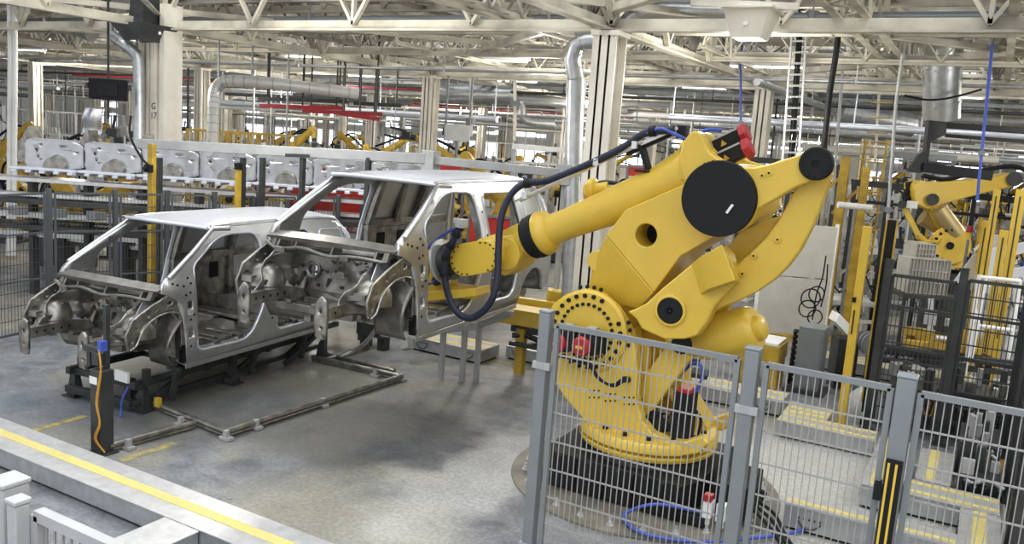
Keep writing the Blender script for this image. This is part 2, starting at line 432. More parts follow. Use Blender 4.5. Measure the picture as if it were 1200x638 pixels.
# horizontal wind bracing under the joists
b = MB()
for j in range(-1, 7):
    for k in range(0, 8):
        x0, y0 = -4.7-8.9*(k-1), 10.7+8.6*j
        if y0 < 0: continue
        b.angle((x0, y0, 5.05), (x0-4.45, y0+4.3, 5.05), .10, .02); b.angle((x0-4.45, y0+4.3, 5.05), (x0-8.9, y0+8.6, 5.05), .10, .02)
        b.angle((x0-8.9, y0, 5.12), (x0, y0+8.6, 5.12), .10, .02)
struct(b.build('roof_bracing_beam', 'cream2', smooth=0))
# box trusses running away from the camera on the right: two chords with crossed lacing
for xb_ in (fl(985, 0, 5.0).x, fl(1200, 60, 5.0).x, fl(590, 0, 5.2).x):
    b = MB(); k = 0
    for dx in (-.16, .16): b.angle((xb_+dx, 3, 5.0), (xb_+dx, 60, 5.0), .09, .02); b.angle((xb_+dx, 3, 5.55), (xb_+dx, 60, 5.55), .09, .02)
    y = 3
    while y < 60:
        b.bar((xb_-.16, y, 5.0), (xb_+.16, y+.45, 5.0), .05, .015); b.bar((xb_+.16, y+.45, 5.0), (xb_-.16, y+.9, 5.0), .05, .015)
        for dx in (-.16, .16): b.bar((xb_+dx, y, 5.0), (xb_+dx, y+.45, 5.55), .04, .02); b.bar((xb_+dx, y+.45, 5.55), (xb_+dx, y+.9, 5.0), .04, .02)
        y += .9
    struct(b.build('roof_beam', 'cream2', smooth=0))
# roof deck: pale sheeting bays with rows of glazing between
deck = MB(); gl = MB(); fr = MB()
y = 2.0
bay = 0
while y < 92:
    deck.box(XL-20, 30, y, y+2.5, 8.0, 8.08)
    for k in range(0, 24):
        x0 = 28-k*5
        deck.box(x0-1.9, x0, y+2.5, y+4.3, 8.0, 8.08)
        fr.bar((x0-1.9, y+3.4, 8.02), (x0-5, y+3.4, 8.02), .06, .05)
        for t in (.25, .5, .75): fr.bar((x0-1.9-3.1*t, y+2.5, 8.02), (x0-1.9-3.1*t, y+4.3, 8.02), .05, .05)
    deck.bar((XL, y+.2, 7.85), (30, y+.2, 7.85), .12, .25); deck.bar((XL, y+2.2, 7.85), (30, y+2.2, 7.85), .12, .25)
    y += 4.3
struct(deck.build('ceiling', 'skin_wh', smooth=0)); struct(fr.build('skylight_frame', 'grey_lt', smooth=0))

# ================================================================== CABLE DUCTS ON THE FLOOR
def trunk(label, p, q, w, h=.2, stripes=(0.5,), group=None, notch=True, sw=.09):
    """low box duct from p to q with worn yellow walkway tape on its top"""
    p, q = V((p[0], p[1], 0)), V((q[0], q[1], 0)); d = (q-p); L = d.length; d /= L; s = V((-d.y, d.x, 0))
    t = thing('floor_cable_duct', label, 'cable duct', p, group)
    b = MB(); z = V((0, 0, 1)); c = (p+q)/2
    b.obox(c+z*(h/2+.015), d*L/2, s*w/2, z*(h/2-.015)); b.build('duct_body', 'duct', t, bevel=.006)
    b = MB(); b.obox(c+z*(h+.004), d*(L/2-.004), s*(w/2+.012), z*.006); b.build('lid', 'alu', t, bevel=.002)
    b = MB(); b.obox(c+z*.02, d*(L/2-.03), s*(w/2-.03), z*.015); b.build('plinth', 'black', t)
    b = MB()
    for k in stripes: b.obox(c+z*(h+.0125)+s*w*(k-.5), d*(L/2-.01), s*sw/2, z*.0015)
    b.build('tread_strip', 'yline', t, smooth=0)
    if notch:
        for e, sg in ((p, 1), (q, -1)):
            if L > 1.2:
                b = MB(); o = e+d*sg*.22-s*(w/2+.004)
                b.tube(curve([o+z*.12-d*.1, o+z*.07-d*.05-s*.01, o+z*.055-s*.01, o+z*.07+d*.05-s*.01, o+z*.12+d*.1], 4), .007, 6)
                for i in range(5): b.cyl(o+z*.145+d*(.045*i-.09), o+z*.145+d*(.045*i-.09)-s*.012, .009, n=8)
                b.build('vent', 'dark', t)
    return t
g = fl(0, 497, .2); A0 = fl(-60, 470, .2); A1 = fl(390, 648, .2)
trunk('long low aluminium cable duct with yellow tape crossing the bottom left corner', (-10.6, 4.42), (-3.4, 4.42), .42, .2, (.5,), sw=.10)
trunk('short bare aluminium duct branching off the long taped duct at bottom left', (-5.05, 4.20), (-5.05, 2.6), .36, .19, (), notch=False)
trunk('aluminium duct with two yellow strips under the raised van shell', (-7.4, 10.6), (-6.15, 10.6), .55, .2, (.2, .8))
trunk('long aluminium duct with two yellow strips running behind the big yellow robot', (-6.05, 11.15), (-2.0, 11.15), .5, .2, (.2, .8))
trunk('wide duct with yellow bars behind the one beside the yellow light curtain post', (-1.90, 10.78), (-1.38, 10.78), .5, .2, (.15, .5, .85), sw=.1, notch=False)
trunk('aluminium duct with two yellow strips in front of the tall yellow post', (-1.89, 10.32), (-.80, 10.32), .36, .2, (.2, .8), sw=.07)
trunk('bulky duct pointing at the camera behind the light curtain fence post', (-.57, 10.2), (-.57, 8.55), .34, .25, (.35,), sw=.1)
trunk('second duct pointing at the camera with a cut yellow strip beside the dark cage', (-.15, 10.2), (-.15, 9.15), .3, .22, (.4,), sw=.09)
trunk('duct with two bright yellow strips running to the dark cage wall', (-.36, 8.85), (.44, 8.85), .42, .22, (.2, .8), sw=.08)
trunk('duct lying across the bottom right corner with a broad yellow strip', (.28, 8.6), (.28, 6.9), .30, .22, (.5,), sw=.11)
trunk('near low duct with one yellow strip along the bottom right fence', (-1.25, 7.72), (.12, 7.72), .26, .24, (.35,), sw=.07)
trunk('pale duct crossing the floor behind the right light curtain', (-2.4, 14.2), (.8, 14.2), .5, .2, (.2, .8))

# ================================================================== BIG ROBOT
RX, RY = -2.66, 7.8
rob = thing('industrial_robot', 'huge yellow six-axis robot arm reaching into the raised van shell', 'industrial robot', (RX, RY, 0))
# base casting
b = MB()
b.prism([(RX-.66, 7.05, .03), (RX+.62, 7.05, .03), (RX+.72, 7.3, .03), (RX+.72, 8.4, .03), (RX-.55, 8.5, .03), (RX-.78, 8.2, .03), (RX-.78, 7.25, .03)], (0, 0, .34))
for i in range(9): b.box(RX-.60+i*.145, RX-.555+i*.145, 7.02, 7.1, .05, .36)
for i in range(8): b.box(RX-.80, RX-.74, 7.3+i*.12, 7.34+i*.12, .05, .36)
b.lathe((RX, RY, .34), (0, 0, 1), [(0, .66), (.08, .62), (.12, .60)], 40)
for sx in (-1, 1):
    for sy in (-1, 1):
        b.box(RX+sx*.72-.12, RX+sx*.72+.12, RY+sy*.62-.12, RY+sy*.62+.12, .02, .12)
b.build('base', 'casting', rob, bevel=.012)
M['plate'] = mat('worn_floor_plate_steel', (.25, .23, .19), .45, .2, .5, 3)
b = MB(); b.lathe((RX, RY, 0), (0, 0, 1), [(0.0, 1.32), (.018, 1.32), (.02, 1.30)], 64); bp = b.build('floor_plate', 'plate', rob)
for i in range(26):
    a = 2*pi*i/26; c = V((RX+1.18*cos(a), RY+1.18*sin(a), .02))
    b = MB(); b.cyl(c, c+V((0, 0, .012)), .035, n=6); b.cyl(c, c+V((0, 0, .07)), .012, n=8); b.cyl(c+V((0, 0, .01)), c+V((0, 0, .035)), .022, n=6)
    b.build('anchor_bolt', 'alu', rob)
# turntable
b = MB(); b.lathe((RX, RY, .44), (0, 0, 1), [(0, .60), (.0, .66), (.035, .675), (.05, .675), (.06, .62), (.075, .62), (.085, .68), (.15, .68), (.18, .66), (.18, .0)], 56)
tt = b.build('turntable', 'yellow', rob, bevel=.006)
# near and far cheek of the carriage
cheek = [(639, 376), (648, 356), (663, 345), (684, 339), (704, 345), (721, 360), (734, 380), (744, 405), (747, 432), (745, 466), (752, 492), (764, 508), (782, 517), (800, 519), (822, 512), (831, 520), (820, 532), (785, 538), (738, 536), (705, 526), (690, 511), (688, 497), (662, 467), (652, 453), (641, 418), (636, 396)]
YC = 7.34
def trc(pts, Y): return [tr(x, y, Y) for x, y in pts]
def flat(pts, Y, t, mb=None, holes=()):
    mb = mb or MB(); mb.prism(trc(pts, Y), (0, t, 0), [trc(h, Y) for h in holes]); return mb
ck = [p for p in trc(cheek, YC)]
b = MB(); b.prism(ck, (0, .13, 0)); nc = b.build('near_cheek', 'yellow', rob, bevel=.02, seg=3)
b = MB(); b.prism([p + V((0, .82, 0)) for p in ck], (0, .12, 0)); b.build('far_cheek', 'yellow', rob, bevel=.015)
# back wall of the carriage: sloping yellow bridge behind the small motor
x0, z0 = tr(801, 432, 7.8).x, tr(801, 432, 7.8).z
b = MB()
pr = [(801, 432), (799, 449), (806, 464), (818, 484), (829, 500), (831, 520), (815, 522), (806, 500), (795, 478), (788, 455), (786, 436)]
b.prism(trc(pr, 7.95), (0, .3, 0)); b.build('rear_rib', 'yellow', rob, bevel=.012)
b = MB(); b.prism(trc([(655, 395), (720, 395), (742, 470), (735, 520), (700, 510), (668, 462)], 7.47), (0, .68, 0)); b.build('carriage_core', 'yellow', rob, bevel=.01)
# J2 gearbox flange on the near cheek
J2 = tr(690, 388, YC)
b = MB(); b.lathe(J2, (0, -1, 0), [(0, .40), (.03, .40), (.04, .385), (.05, .375), (.05, .0)], 56)
b.prism([J2+V((.30*cos(a), -.052, .30*sin(a))) for a in [2*pi*i/48 for i in range(48)]], (0, .03, 0))
fg = b.build('gearbox_flange', 'yellow', rob, bevel=.004)
b = MB()
for i in range(24):
    a = 2*pi*(i+.5)/24
    if not (-2.6 < a-pi < -2.0): b.cyl(J2+V((.345*cos(a), -.045, .345*sin(a))), J2+V((.345*cos(a), -.068, .345*sin(a))), .021, n=10)
for i in range(28):
    a = 2*pi*i/28; b.cyl(J2+V((.265*cos(a), -.045, .265*sin(a))), J2+V((.265*cos(a), -.068, .265*sin(a))), .017, n=10)
b.build('bolt', 'black', rob)['label'] = 'two rings of black bolts'
# oval lug windows round the flange
b = MB()
for a0 in (1.35, -.15):
    for i in range(4):
        a = a0+.17*i; c = J2+V((.425*cos(a), -.004, .425*sin(a))); b.cyl(c, c+V((0, -.012, 0)), .020, n=10)
b.build('lug_bolt', 'black', rob)
b = MB()
for c0 in ((697, 462), (716, 466), (738, 470)):
    for i in range(3):
        for j in range(2):
            c = tr(c0[0]-6+i*5.5, c0[1]-4+j*8, YC); b.cyl(c, c+V((0, -.012, 0)), .008, n=8)
b.build('cover_screw', 'black', rob)
# twin motors with red caps facing the camera
for (mx, my) in ((651, 403), (680, 407)):
    c = tr(mx, my, 7.02)
    b = MB(); b.box(c.x-.02, c.x+.16, 7.06, 7.30, c.z-.06, c.z+.13); b.box(c.x-.09, c.x+.09, 7.10, 7.30, c.z-.09, c.z+.09)
    mo = b.build('servo_motor', 'black', rob, bevel=.01)
    b = MB(); b.lathe(c+V((0, .06, 0)), (0, -1, 0), [(0, .095), (.05, .095), (.07, .08), (.07, .045), (.085, .045), (.085, 0)], 16); b.build('motor_cap', 'red', mo)['label'] = 'red motor end cap'
    b = MB(); b.box(c.x-.035, c.x+.035, 7.02-.035, 7.02-.02, c.z-.012, c.z+.012); b.build('label_plate', 'yellow2', mo)
    b = MB(); b.box(c.x+.0, c.x+.09, 7.1, 7.22, c.z+.13, c.z+.17); b.build('connector', 'grey_lt', mo)
b = MB()
for k in range(3):
    b.tube(curve([tr(655+5*k, 418, 7.1), tr(672, 421+k, 7.12), tr(690, 425+2*k, 7.1), tr(702, 443+k, 7.08), tr(718, 453-k, 7.1), tr(731, 447-2*k, 7.25)], 6), .012, 7)
b.cyl(tr(731, 445, 7.2), tr(736, 445, 7.34), .03, n=10)
b.build('cable', 'black', rob)
# lower arm: broad faceted box arm
top = [(806, 213), (733, 246), (709, 277)]; N = []
YN, YL_ = 7.40, 7.56
face = [(820, 200), (806, 214), (733, 246), (710, 276), (730, 300), (766, 343), (798, 300), (840, 276), (860, 262), (872, 235), (866, 210), (845, 198)]
def facet_arm(mb, near, low, depth):
    mb.prism(near, (0, depth, 0)); return mb
b = MB(); hole = [(757+12.5*cos(t), 276+13.5*sin(t)) for t in [2*pi*i/28 for i in range(28)]]
b.prism(trc(face, YN), (0, .80, 0), [trc(hole, YN)])
la = b.build('lower_arm', 'yellow', rob, bevel=.018, seg=3)
hc = tr(757, 276, YN+.30); b = MB(); b.cyl(hc, hc+V((0, .05, 0)), .17, n=28); b.build('inner_plate', 'black', rob)  # black disc added inside the arm hole, standing in for its shade
# tapered lower half, its near side leaning back
nr = [tr(710, 276, YN+.001), tr(730, 300, YN+.001), tr(766, 343, YN+.001), tr(748, 363, YL_), tr(728, 358, YL_), tr(700, 350, YL_), tr(689, 338, YL_), tr(695, 310, YL_)]
b = MB(); n = len(nr)
fr_ = [V((p.x, 8.18, p.z)) for p in nr]
b.add(nr+fr_, [(0, 1, 6, 7), (1, 5, 6), (1, 2, 4, 5), (2, 3, 4)] + [tuple(n+i for i in t[::-1]) for t in ((0, 1, 6, 7), (1, 5, 6), (1, 2, 4, 5), (2, 3, 4))] + [(i, (i+1) % n, n+(i+1) % n, n+i) for i in range(n)])
b.build('lower_arm_foot', 'yellow', rob, bevel=.015, seg=3)
b = MB(); b.cyl(tr(699, 306, 7.5), tr(699, 306, 7.5)+V((0, .5, 0)), .10, n=24); b.build('pivot_boss', 'yellow', rob, bevel=.008)
# upper arm casting round the big black cover, with its rear lug
near_arm = [(796, 195), (795, 183), (801, 165), (808, 156), (814, 153), (822, 157), (827, 171), (833, 180), (843, 187), (858, 192), (872, 196), (885, 196), (900, 193), (925, 185), (944, 179), (957, 176), (968, 178), (974, 184), (976, 193), (973, 202), (966, 208), (956, 210), (930, 221), (905, 236), (888, 245), (884, 254), (877, 264), (866, 272), (850, 277), (832, 276), (815, 265), (806, 250), (802, 233), (803, 216)]
YA = 7.22
b = flat(near_arm, YA, .16); ua = b.build('upper_arm', 'yellow', rob, bevel=.02, seg=3)
far_arm = [(796, 195), (795, 183), (808, 156), (827, 171), (843, 187), (858, 192), (872, 200), (884, 220), (884, 245), (866, 268), (832, 272), (806, 250)]
b = MB(); b.prism([p+V((0, .92, 0)) for p in trc(far_arm, YA)], (0, .14, 0)); b.build('upper_arm_far_web', 'yellow', rob, bevel=.015)
cc = tr(843, 233, YA)
b = MB(); b.cyl(cc+V((0, .1, 0)), cc+V((0, 1.0, 0)), .30, n=40); b.build('elbow_housing', 'yellow', rob, bevel=.01)
b = MB(); b.lathe(cc, (0, -1, 0), [(-.02, .325), (.03, .325), (.045, .318), (.045, 0)], 64); dc = b.build('round_cover', 'black', rob); dc['label'] = 'big round matt black cover'
c = tr(855, 245, YA-.05); b = MB(); b.bar(c+V((-.02, -.003, -.035)), c+V((.02, -.003, .035)), .004, .022, up=(1, 0, -.6)); b.obox(c, V((.024, 0, .038)), V((.008, 0, -.005)), V((0, .003, 0))); b.build('label_plate', 'white', dc)
rp = tr(957, 192, YA)
b = MB(); b.lathe(rp, (0, -1, 0), [(-.03, .135), (.03, .135), (.045, .125), (.045, .03), (.03, .03), (.03, 0)], 40)
for i in range(12):
    a = 2*pi*i/12; b.cyl(rp+V((.105*cos(a), -.045, .105*sin(a))), rp+V((.105*cos(a), -.055, .105*sin(a))), .010, n=8)
b.build('pin_cover', 'black', rob)
b = MB()
for px, py in ((893, 206), (901, 203), (786+97, 300), (870, 321), (911, 281)):
    c = tr(px, py, YA-.001 if py < 210 else 7.34); b.lathe(c, (0, -1, 0), [(0, .026), (.006, .026), (.008, .018), (.008, 0)], 14)
b.build('grease_plug', 'yellow', rob)
b = MB()
for px, py in ((893, 206), (901, 203), (883, 300), (870, 321), (911, 281)):
    c = tr(px, py, YA-.008 if py < 210 else 7.33); b.cyl(c, c+V((0, -.006, 0)), .010, n=8)
for i in range(3):
    c = tr(826.5+4.5*i, 192.5-1.4*i, YA-.001); b.cyl(c, c+V((0, -.012, 0)), .014, n=8)
b.build('plug_screw', 'black', rob)
# curved parallel link, near and far
link = [(975, 202), (970, 218), (960, 246), (950, 270), (938, 293), (924, 312), (908, 328), (888, 342), (864, 354), (845, 361), (818, 378), (805, 372), (812, 356), (840, 335), (863, 311), (880, 296), (898, 278), (915, 254), (925, 234), (932, 220), (940, 205), (958, 200)]
b = flat(link, 7.36, .13); b.build('parallel_link', 'yellow', rob, bevel=.02, seg=3)
b = MB(); b.prism(trc([(845, 300), (866, 272), (916, 252), (900, 275), (868, 306), (850, 318)], 7.66), (0, .2, 0)); b.build('link_brace', 'yellow', rob, bevel=.01)
# lever with its box end and round pivot cover
lev = [(846, 288), (819, 303), (798, 320), (776, 338), (757, 356), (745, 362), (735, 366), (745, 374), (752, 386), (778, 398), (802, 398), (817, 394), (829, 377), (838, 358), (864, 330), (856, 300)]
b = flat(lev, 7.25, .16); lv = b.build('rocker_lever', 'yellow', rob, bevel=.02, seg=3)
b = MB(); q = [tr(846, 287, 7.05), tr(819, 302, 7.12), tr(829, 340, 7.12), tr(862, 329, 7.05)]
bk = [tr(851, 289, 7.4), tr(800, 318, 7.4), tr(812, 352, 7.4), tr(868, 331, 7.4)]
b.loft([q, bk]); b.build('lever_box', 'yellow', rob, bevel=.012, seg=3)
b = MB(); b.prism([p+V((0, .62, 0)) for p in trc(lev, 7.25)], (0, .14, 0)); b.build('far_lever', 'yellow', rob, bevel=.012)
pv = tr(786, 364, 7.25)
b = MB(); b.lathe(pv, (0, -1, 0), [(-.02, .145), (.02, .145), (.025, .135), (.025, .12), (.0, .12)], 40); b.build('bearing_ring', 'yellow', rob)
b = MB(); b.lathe(pv, (0, -1, 0), [(0, .118), (.02, .118), (.03, .11), (.03, .03), (.01, .03), (.01, 0)], 36); b.cyl(pv, pv+V((0, -.036, 0)), .018, n=6); b.build('bearing_cap', 'black', rob)
pv2 = tr(800, 403, 7.4)
b = MB(); b.cyl(pv2, pv2+V((0, -.05, 0)), .09, n=24); b.build('pivot_cap', 'black', rob)
# counterbalance cylinder
p0, p1 = tr(806, 402, 7.75), tr(884, 385, 7.72); dd = (p1-p0); Lc = dd.length
b = MB(); b.lathe(p0, dd, [(0, .10), (.06, .15), (.16, .195), (Lc-.03, .215), (Lc, .205), (Lc+.03, .18), (Lc+.03, .12), (Lc+.08, .115), (Lc+.10, .09), (Lc+.10, 0)], 36)
b.build('balancer_cylinder', 'yellow', rob, smooth=45)
b = MB(); b.bar(tr(748, 480, 7.6), tr(800, 408, 7.6), .26, .12, up=(0, 1, 0)); b.bar(tr(742, 492, 7.6), tr(745, 402, 7.6), .3, .1, up=(0, 1, 0)); b.build('balancer_rod', 'yellow', rob, bevel=.02)
# motors in the carriage
c = tr(804, 474, 7.55)
b = MB(); b.box(c.x-.10, c.x+.08, 7.45, 7.65, .64, c.z+.12); mm = b.build('swing_motor', 'black', rob, bevel=.012)
b = MB(); b.box(c.x-.07, c.x+.06, 7.46, 7.64, c.z+.12, c.z+.165); b.build('motor_cap', 'red', mm, bevel=.01)
b = MB(); b.lathe((RX+.1, 7.75, .62), (0, 0, 1), [(0, .2), (.05, .2), (.09, .12), (.14, .12), (.14, 0)], 24); b.box(RX+.0, RX+.22, 7.5, 7.75, .62, .76); b.build('swing_gear', 'dark', rob, bevel=.008)
b = MB()
for k in range(3): b.tube(curve([(c.x-.05, 7.5, .66), (c.x-.25, 7.42, .8+.03*k), (c.x-.4, 7.5, .72), (c.x-.45, 7.6, .95+.1*k)], 6), .014, 7)
b.tube(curve([(c.x+.08, 7.5, c.z), (c.x+.17, 7.48, c.z-.08), (c.x+.15, 7.5, c.z-.25), (c.x+.06, 7.5, .66)], 6), .014, 7)
b.build('cable', 'black', rob)
b = MB()
for i in range(14):
    a = -2.9+i*.42; b.cyl((RX+.55*cos(a), RY+.55*sin(a), .62), (RX+.55*cos(a), RY+.55*sin(a), .65), .028, n=8)
b.build('ring_bolt', 'black', rob)
# worn lettering on the turntable skirt
b = MB()
for i, wv in enumerate((.02, .012, .014, .03, .014, .03)):
    c = tr(737+i*6, 517+i*1.2, YC-.003); b.box(c.x-wv/2, c.x+wv/2, c.y-.003, c.y, c.z-(.008 if i % 2 else .02), c.z+.012)
for x_, y_ in ((734, 510), (741, 511)): 
    c = tr(x_, y_, YC-.003); b.cyl(c, c+V((0, -.004, 0)), .006, n=8)
b.build('lettering', 'black', rob)
# forearm
Yf = 7.78
p0, p1 = tr(812, 205, Yf), tr(636, 274, Yf); d = p1-p0; L = d.length
b = MB(); b.lathe(p0, d, [(-.18, .16), (-.1, .26), (.02, .27), (.15, .245), (.35, .205), (.7, .19), (L-.3, .155), (L-.12, .16), (L-.08, .22), (L, .235), (L+.02, .22)], 40)
fa = b.build('forearm', 'yellow', rob, smooth=50)
dn = d.normalized(); side = V((0, 0, 1)).cross(dn).normalized(); upn = dn.cross(side)
if upn.z < 0: upn = -upn
# hand-shaped casting ears on top of the elbow
b = MB()
b.prism(trc([(795, 213), (794, 184), (802, 165), (808, 156), (813, 152), (820, 158), (826, 172), (838, 186), (830, 213)], 7.5), (0, .5, 0))
for i in range(4):
    c = tr(801+1.2*i, 171+9*i, 7.45); b.cyl(c, c+V((0, .1, 0)), .045, n=16)
b.build('elbow_casting', 'yellow', rob, bevel=.03, seg=3)
# elbow motors
dm = (tr(872, 157, 7.6)-tr(832, 176, 7.6)).normalized(); um = V((-dm.z, 0, dm.x))
if um.z < 0: um = -um
for k, (ax, ay, Ym) in enumerate(((850, 168, 7.85), (853, 185, 7.6))):
    c = tr(ax, ay, Ym)
    b = MB(); b.obox(c, dm*.16, um*.06, V((0, .07, 0))); mo = b.build('servo_motor', 'black', rob, bevel=.01)
    b = MB(); b.obox(c+um*.068, dm*.155, um*.008, V((0, .071, 0))); b.build('top_cover', 'grey_lt', mo)
    b = MB(); b.lathe(c+dm*.16, dm, [(0, .095), (.05, .095), (.07, .075), (.07, 0)], 8); b.build('motor_cap', 'red', mo)['label'] = 'red motor end cap'
    b = MB(); t0 = c+V((0, -.071, 0)); b.prism([t0-dm*.03-um*.022, t0+dm*.03-um*.022, t0+um*.03], (0, -.003, 0)); b.build('warning_triangle', 'yellow2', mo)
# wrist
w0 = tr(636, 274, Yf); q = tr(604, 282, Yf)
b = MB(); b.lathe(w0+dn*.02, dn, [(0, .235), (.06, .235), (.06, .22), (.12, .225), (.15, .20)], 40)
for i in range(24):
    a = 2*pi*i/24; o = w0+dn*.14+(side*cos(a)+upn*sin(a))*.205; b.cyl(o, o+dn*.02, .012, n=6)
b.build('wrist_seal_ring', 'black', rob)['label'] = 'black bolted wrist ring'
b = MB(); b.lathe(w0+dn*.14, dn, [(0, .19), (.10, .185), (.16, .14), (.22, .13)], 36)
b.prism(trc([(606, 262), (580, 275), (574, 290), (576, 312), (590, 324), (604, 316), (612, 300)], 7.62), (0, .3, 0)); b.cyl(tr(612, 284, 7.76), tr(566, 298, 7.70), .165, n=28); b.build('wrist_body', 'yellow', rob, bevel=.012)
c = tr(592, 298, 7.59); b = MB(); b.cyl(c, c+V((0, .40, 0)), .17, n=32); b.build('wrist_gear', 'yellow', rob, bevel=.008)
drum = rnd([(533, 287), (570, 281), (582, 288), (584, 305), (576, 319), (541, 325), (530, 318), (526, 303)], 9)
b = flat(drum, 7.42, .34); dr = b.build('wrist_drum', 'yellow', rob, bevel=.008)
b = MB(); pts = trc(drum, 7.42); cx = sum(p.x for p in pts)/len(pts); cz = sum(p.z for p in pts)/len(pts)
for i in range(0, len(pts), 3):
    p = pts[i]; q = V((cx+(p.x-cx)*.90, p.y, cz+(p.z-cz)*.88)); b.cyl(q, q+V((0, -.012, 0)), .009, n=6)
b.build('drum_bolt', 'black', dr)
# tool flange and gripper bracket
gx = tr(527, 306, 7.55)
b = MB(); b.lathe(gx+V((.03, 0, 0)), (-1, 0, -.25), [(0, .20), (.05, .20), (.05, .17), (.09, .17), (.09, .0)], 32); b.build('tool_flange', 'dark', rob)
b = MB(); b.lathe(gx+V((-.07, 0, -.01)), (-1, 0, -.25), [(0, .24), (.03, .24), (.03, 0)], 32); b.build('flange_disc', 'alu', rob)
b = MB(); b.prism(trc([(510, 286), (498, 345), (555, 352), (557, 337), (528, 334), (522, 288)], 7.62), (0, .16, 0)); b.prism(trc([(498, 342), (556, 338), (557, 348), (500, 354)], 7.5), (0, .32, 0)); br = b.build('gripper_bracket', 'yellow', rob, bevel=.012)
c = tr(513, 329, 7.6); b = MB(); b.cyl(c, c+V((0, -.04, 0)), .055, n=20); b.cyl(c+V((0, -.04, 0)), c+V((0, -.07, 0)), .028, n=12); b.build('clamp_knob', 'dark', br)
b = MB(); b.tube(curve([c+V((0, -.06, 0)), tr(503, 333, 7.5), tr(494, 337, 7.5)], 6), .014, 8); b.build('air_hose', 'blue', br)
# hose pack: heavy ribbed hose over the forearm on its rail
hp = [(808, 150), (790, 152), (757, 156), (730, 173), (700, 188), (665, 203), (640, 212), (618, 215), (604, 222), (592, 240), (586, 264), (584, 295), (583, 325), (577, 350), (564, 367), (548, 373), (534, 364), (525, 345), (521, 322), (523, 300), (530, 285), (537, 270), (541, 263)]
pts = [tr(x, y, 7.62-.28*max(0, min(1, (i-7)/6))) for i, (x, y) in enumerate(hp)]
b = MB(); cv = curve(pts[1:], 8); b.tube(cv, .036, 12); hs = b.build('hose', 'hose', rob, smooth=80); hs['label'] = 'long navy blue cable hose'
b = MB()
for i in range(17*8, 20*8+6, 7):
    d_ = (cv[i+1]-cv[i-1]).normalized(); b.cyl(cv[i]-d_*.02, cv[i]+d_*.02, .05, n=14)
for i in (48, 6):
    d_ = (cv[i+1]-cv[i-1]).normalized(); b.cyl(cv[i]-d_*.03, cv[i]+d_*.03, .05, n=14)
b.build('hose_clamp', 'black', hs)
b = MB(); r0, r1 = tr(604, 236, 7.62), tr(752, 166, 7.62)
b.cyl(r0, r1, .014, n=10); b.cyl(tr(604, 236, 7.62)+V((0, .1, 0)), tr(790, 150, 7.72), .014, n=10)
b.bar(tr(660, 209, 7.66), tr(795, 150, 7.66), .05, .03)
for px, py in ((617, 229), (745, 170), (700, 190)): b.cbox(tr(px, py, 7.63), .05, .09, .07)
b.cyl(tr(617, 217, 7.62), tr(617, 232, 7.62), .018, n=8)
b.build('hose_rail', 'alu', rob)['label'] = 'steel guide rail for the hose'
b = MB(); b.bar(tr(752, 170, 7.7), tr(760, 199, 7.7), .14, .03, up=(1, 0, 0)); b.bar(tr(735, 180, 7.7), tr(790, 155, 7.7), .06, .05)
b.cbox(tr(757, 201, 7.7), .2, .1, .02); b.cbox(tr(800, 155, 7.7), .09, .1, .12)
b.build('rail_bracket', 'black', rob, bevel=.005)
b = MB(); b.tube(curve([tr(758, 156, 7.6), tr(775, 151, 7.6), tr(792, 158, 7.6), tr(806, 165, 7.65)], 6), .018, 8)
b.tube(curve([tr(820, 155, 7.7), tr(832, 152, 7.75), tr(845, 153, 7.85)], 6), .018, 8)
b.tube(curve([tr(796, 440, 7.7), tr(815, 425, 7.6), tr(824, 437, 7.6), tr(818, 455, 7.6), tr(811, 462, 7.6)], 6), .016, 8)
b.tube(curve([tr(541, 264, 7.3), tr(520, 275, 7.5), tr(500, 293, 7.6), tr(494, 310, 7.6)], 6), .016, 8)
b.build('air_hose', 'blue', rob, smooth=80)
b = MB(); c = tr(541, 262, 7.35); b.cbox(c, .09, .12, .09); b.cbox(c+V((-.06, 0, .02)), .06, .06, .05); b.build('hose_junction', 'grey_lt', rob, bevel=.006)
b = MB(); b.lathe(tr(692, 222, 7.95), tr(710, 220, 7.95)-tr(692, 222, 7.95), [(0, .03), (0, .11), (.06, .11), (.08, .06), (.2, .06)], 20); b.cyl(tr(692, 222, 7.95), tr(692, 230, 8.2), .08, n=16); b.build('relay_boss', 'yellow', rob, bevel=.006)
b = MB(); b.tube(curve([tr(693, 220, 7.95), tr(705, 214, 7.95), tr(722, 215, 7.98), tr(738, 219, 7.95), tr(750, 222, 7.9)], 6), .022, 8); b.build('relay_hose', 'hose', rob, smooth=80)
# valve block and air lines at the foot
b = MB()
for i in range(2): b.cbox((RX+.85+i*.12, 7.12, .2), .08, .1, .16); b.cyl((RX+.85+i*.12, 7.12, .05), (RX+.85+i*.12, 7.12, .12), .03, n=12)
fu = b.build('air_filter', 'white', rob, bevel=.008)
b = MB(); b.cbox((RX+.85, 7.1, .31), .07, .08, .06); b.build('valve_knob', 'red', fu)
b = MB(); b.tube(curve([(RX+.8, 7.05, .18), (RX+.45, 6.85, .22), (RX+.2, 6.8, .06), (RX+.45, 6.6, .05), (RX+.9, 6.75, .05), (RX+1.4, 7.3, .04), (RX+1.6, 7.6, .04)], 8), .016, 8); b.build('air_hose', 'blue', rob, smooth=80)
b = MB(); b.cbox((RX+.98, 7.6, .24), .3, .6, .3)
for i in range(5): b.cyl((RX+1.13, 7.4+i*.1, .2), (RX+1.2, 7.4+i*.1, .18), .03, n=10)
b.build('connector_box', 'black', rob, bevel=.01)
b = MB()
for i in range(3): b.tube(curve([(RX+1.18, 7.4+i*.1, .18), (RX+1.35, 7.35+i*.08, .08+.03*i), (RX+1.55, 7.1+.03*i, .03+.03*i), (RX+1.8, 6.95, .03+.03*(i % 2)), (RX+1.9, 7.2-.1*i, .03)], 6), .016, 8)
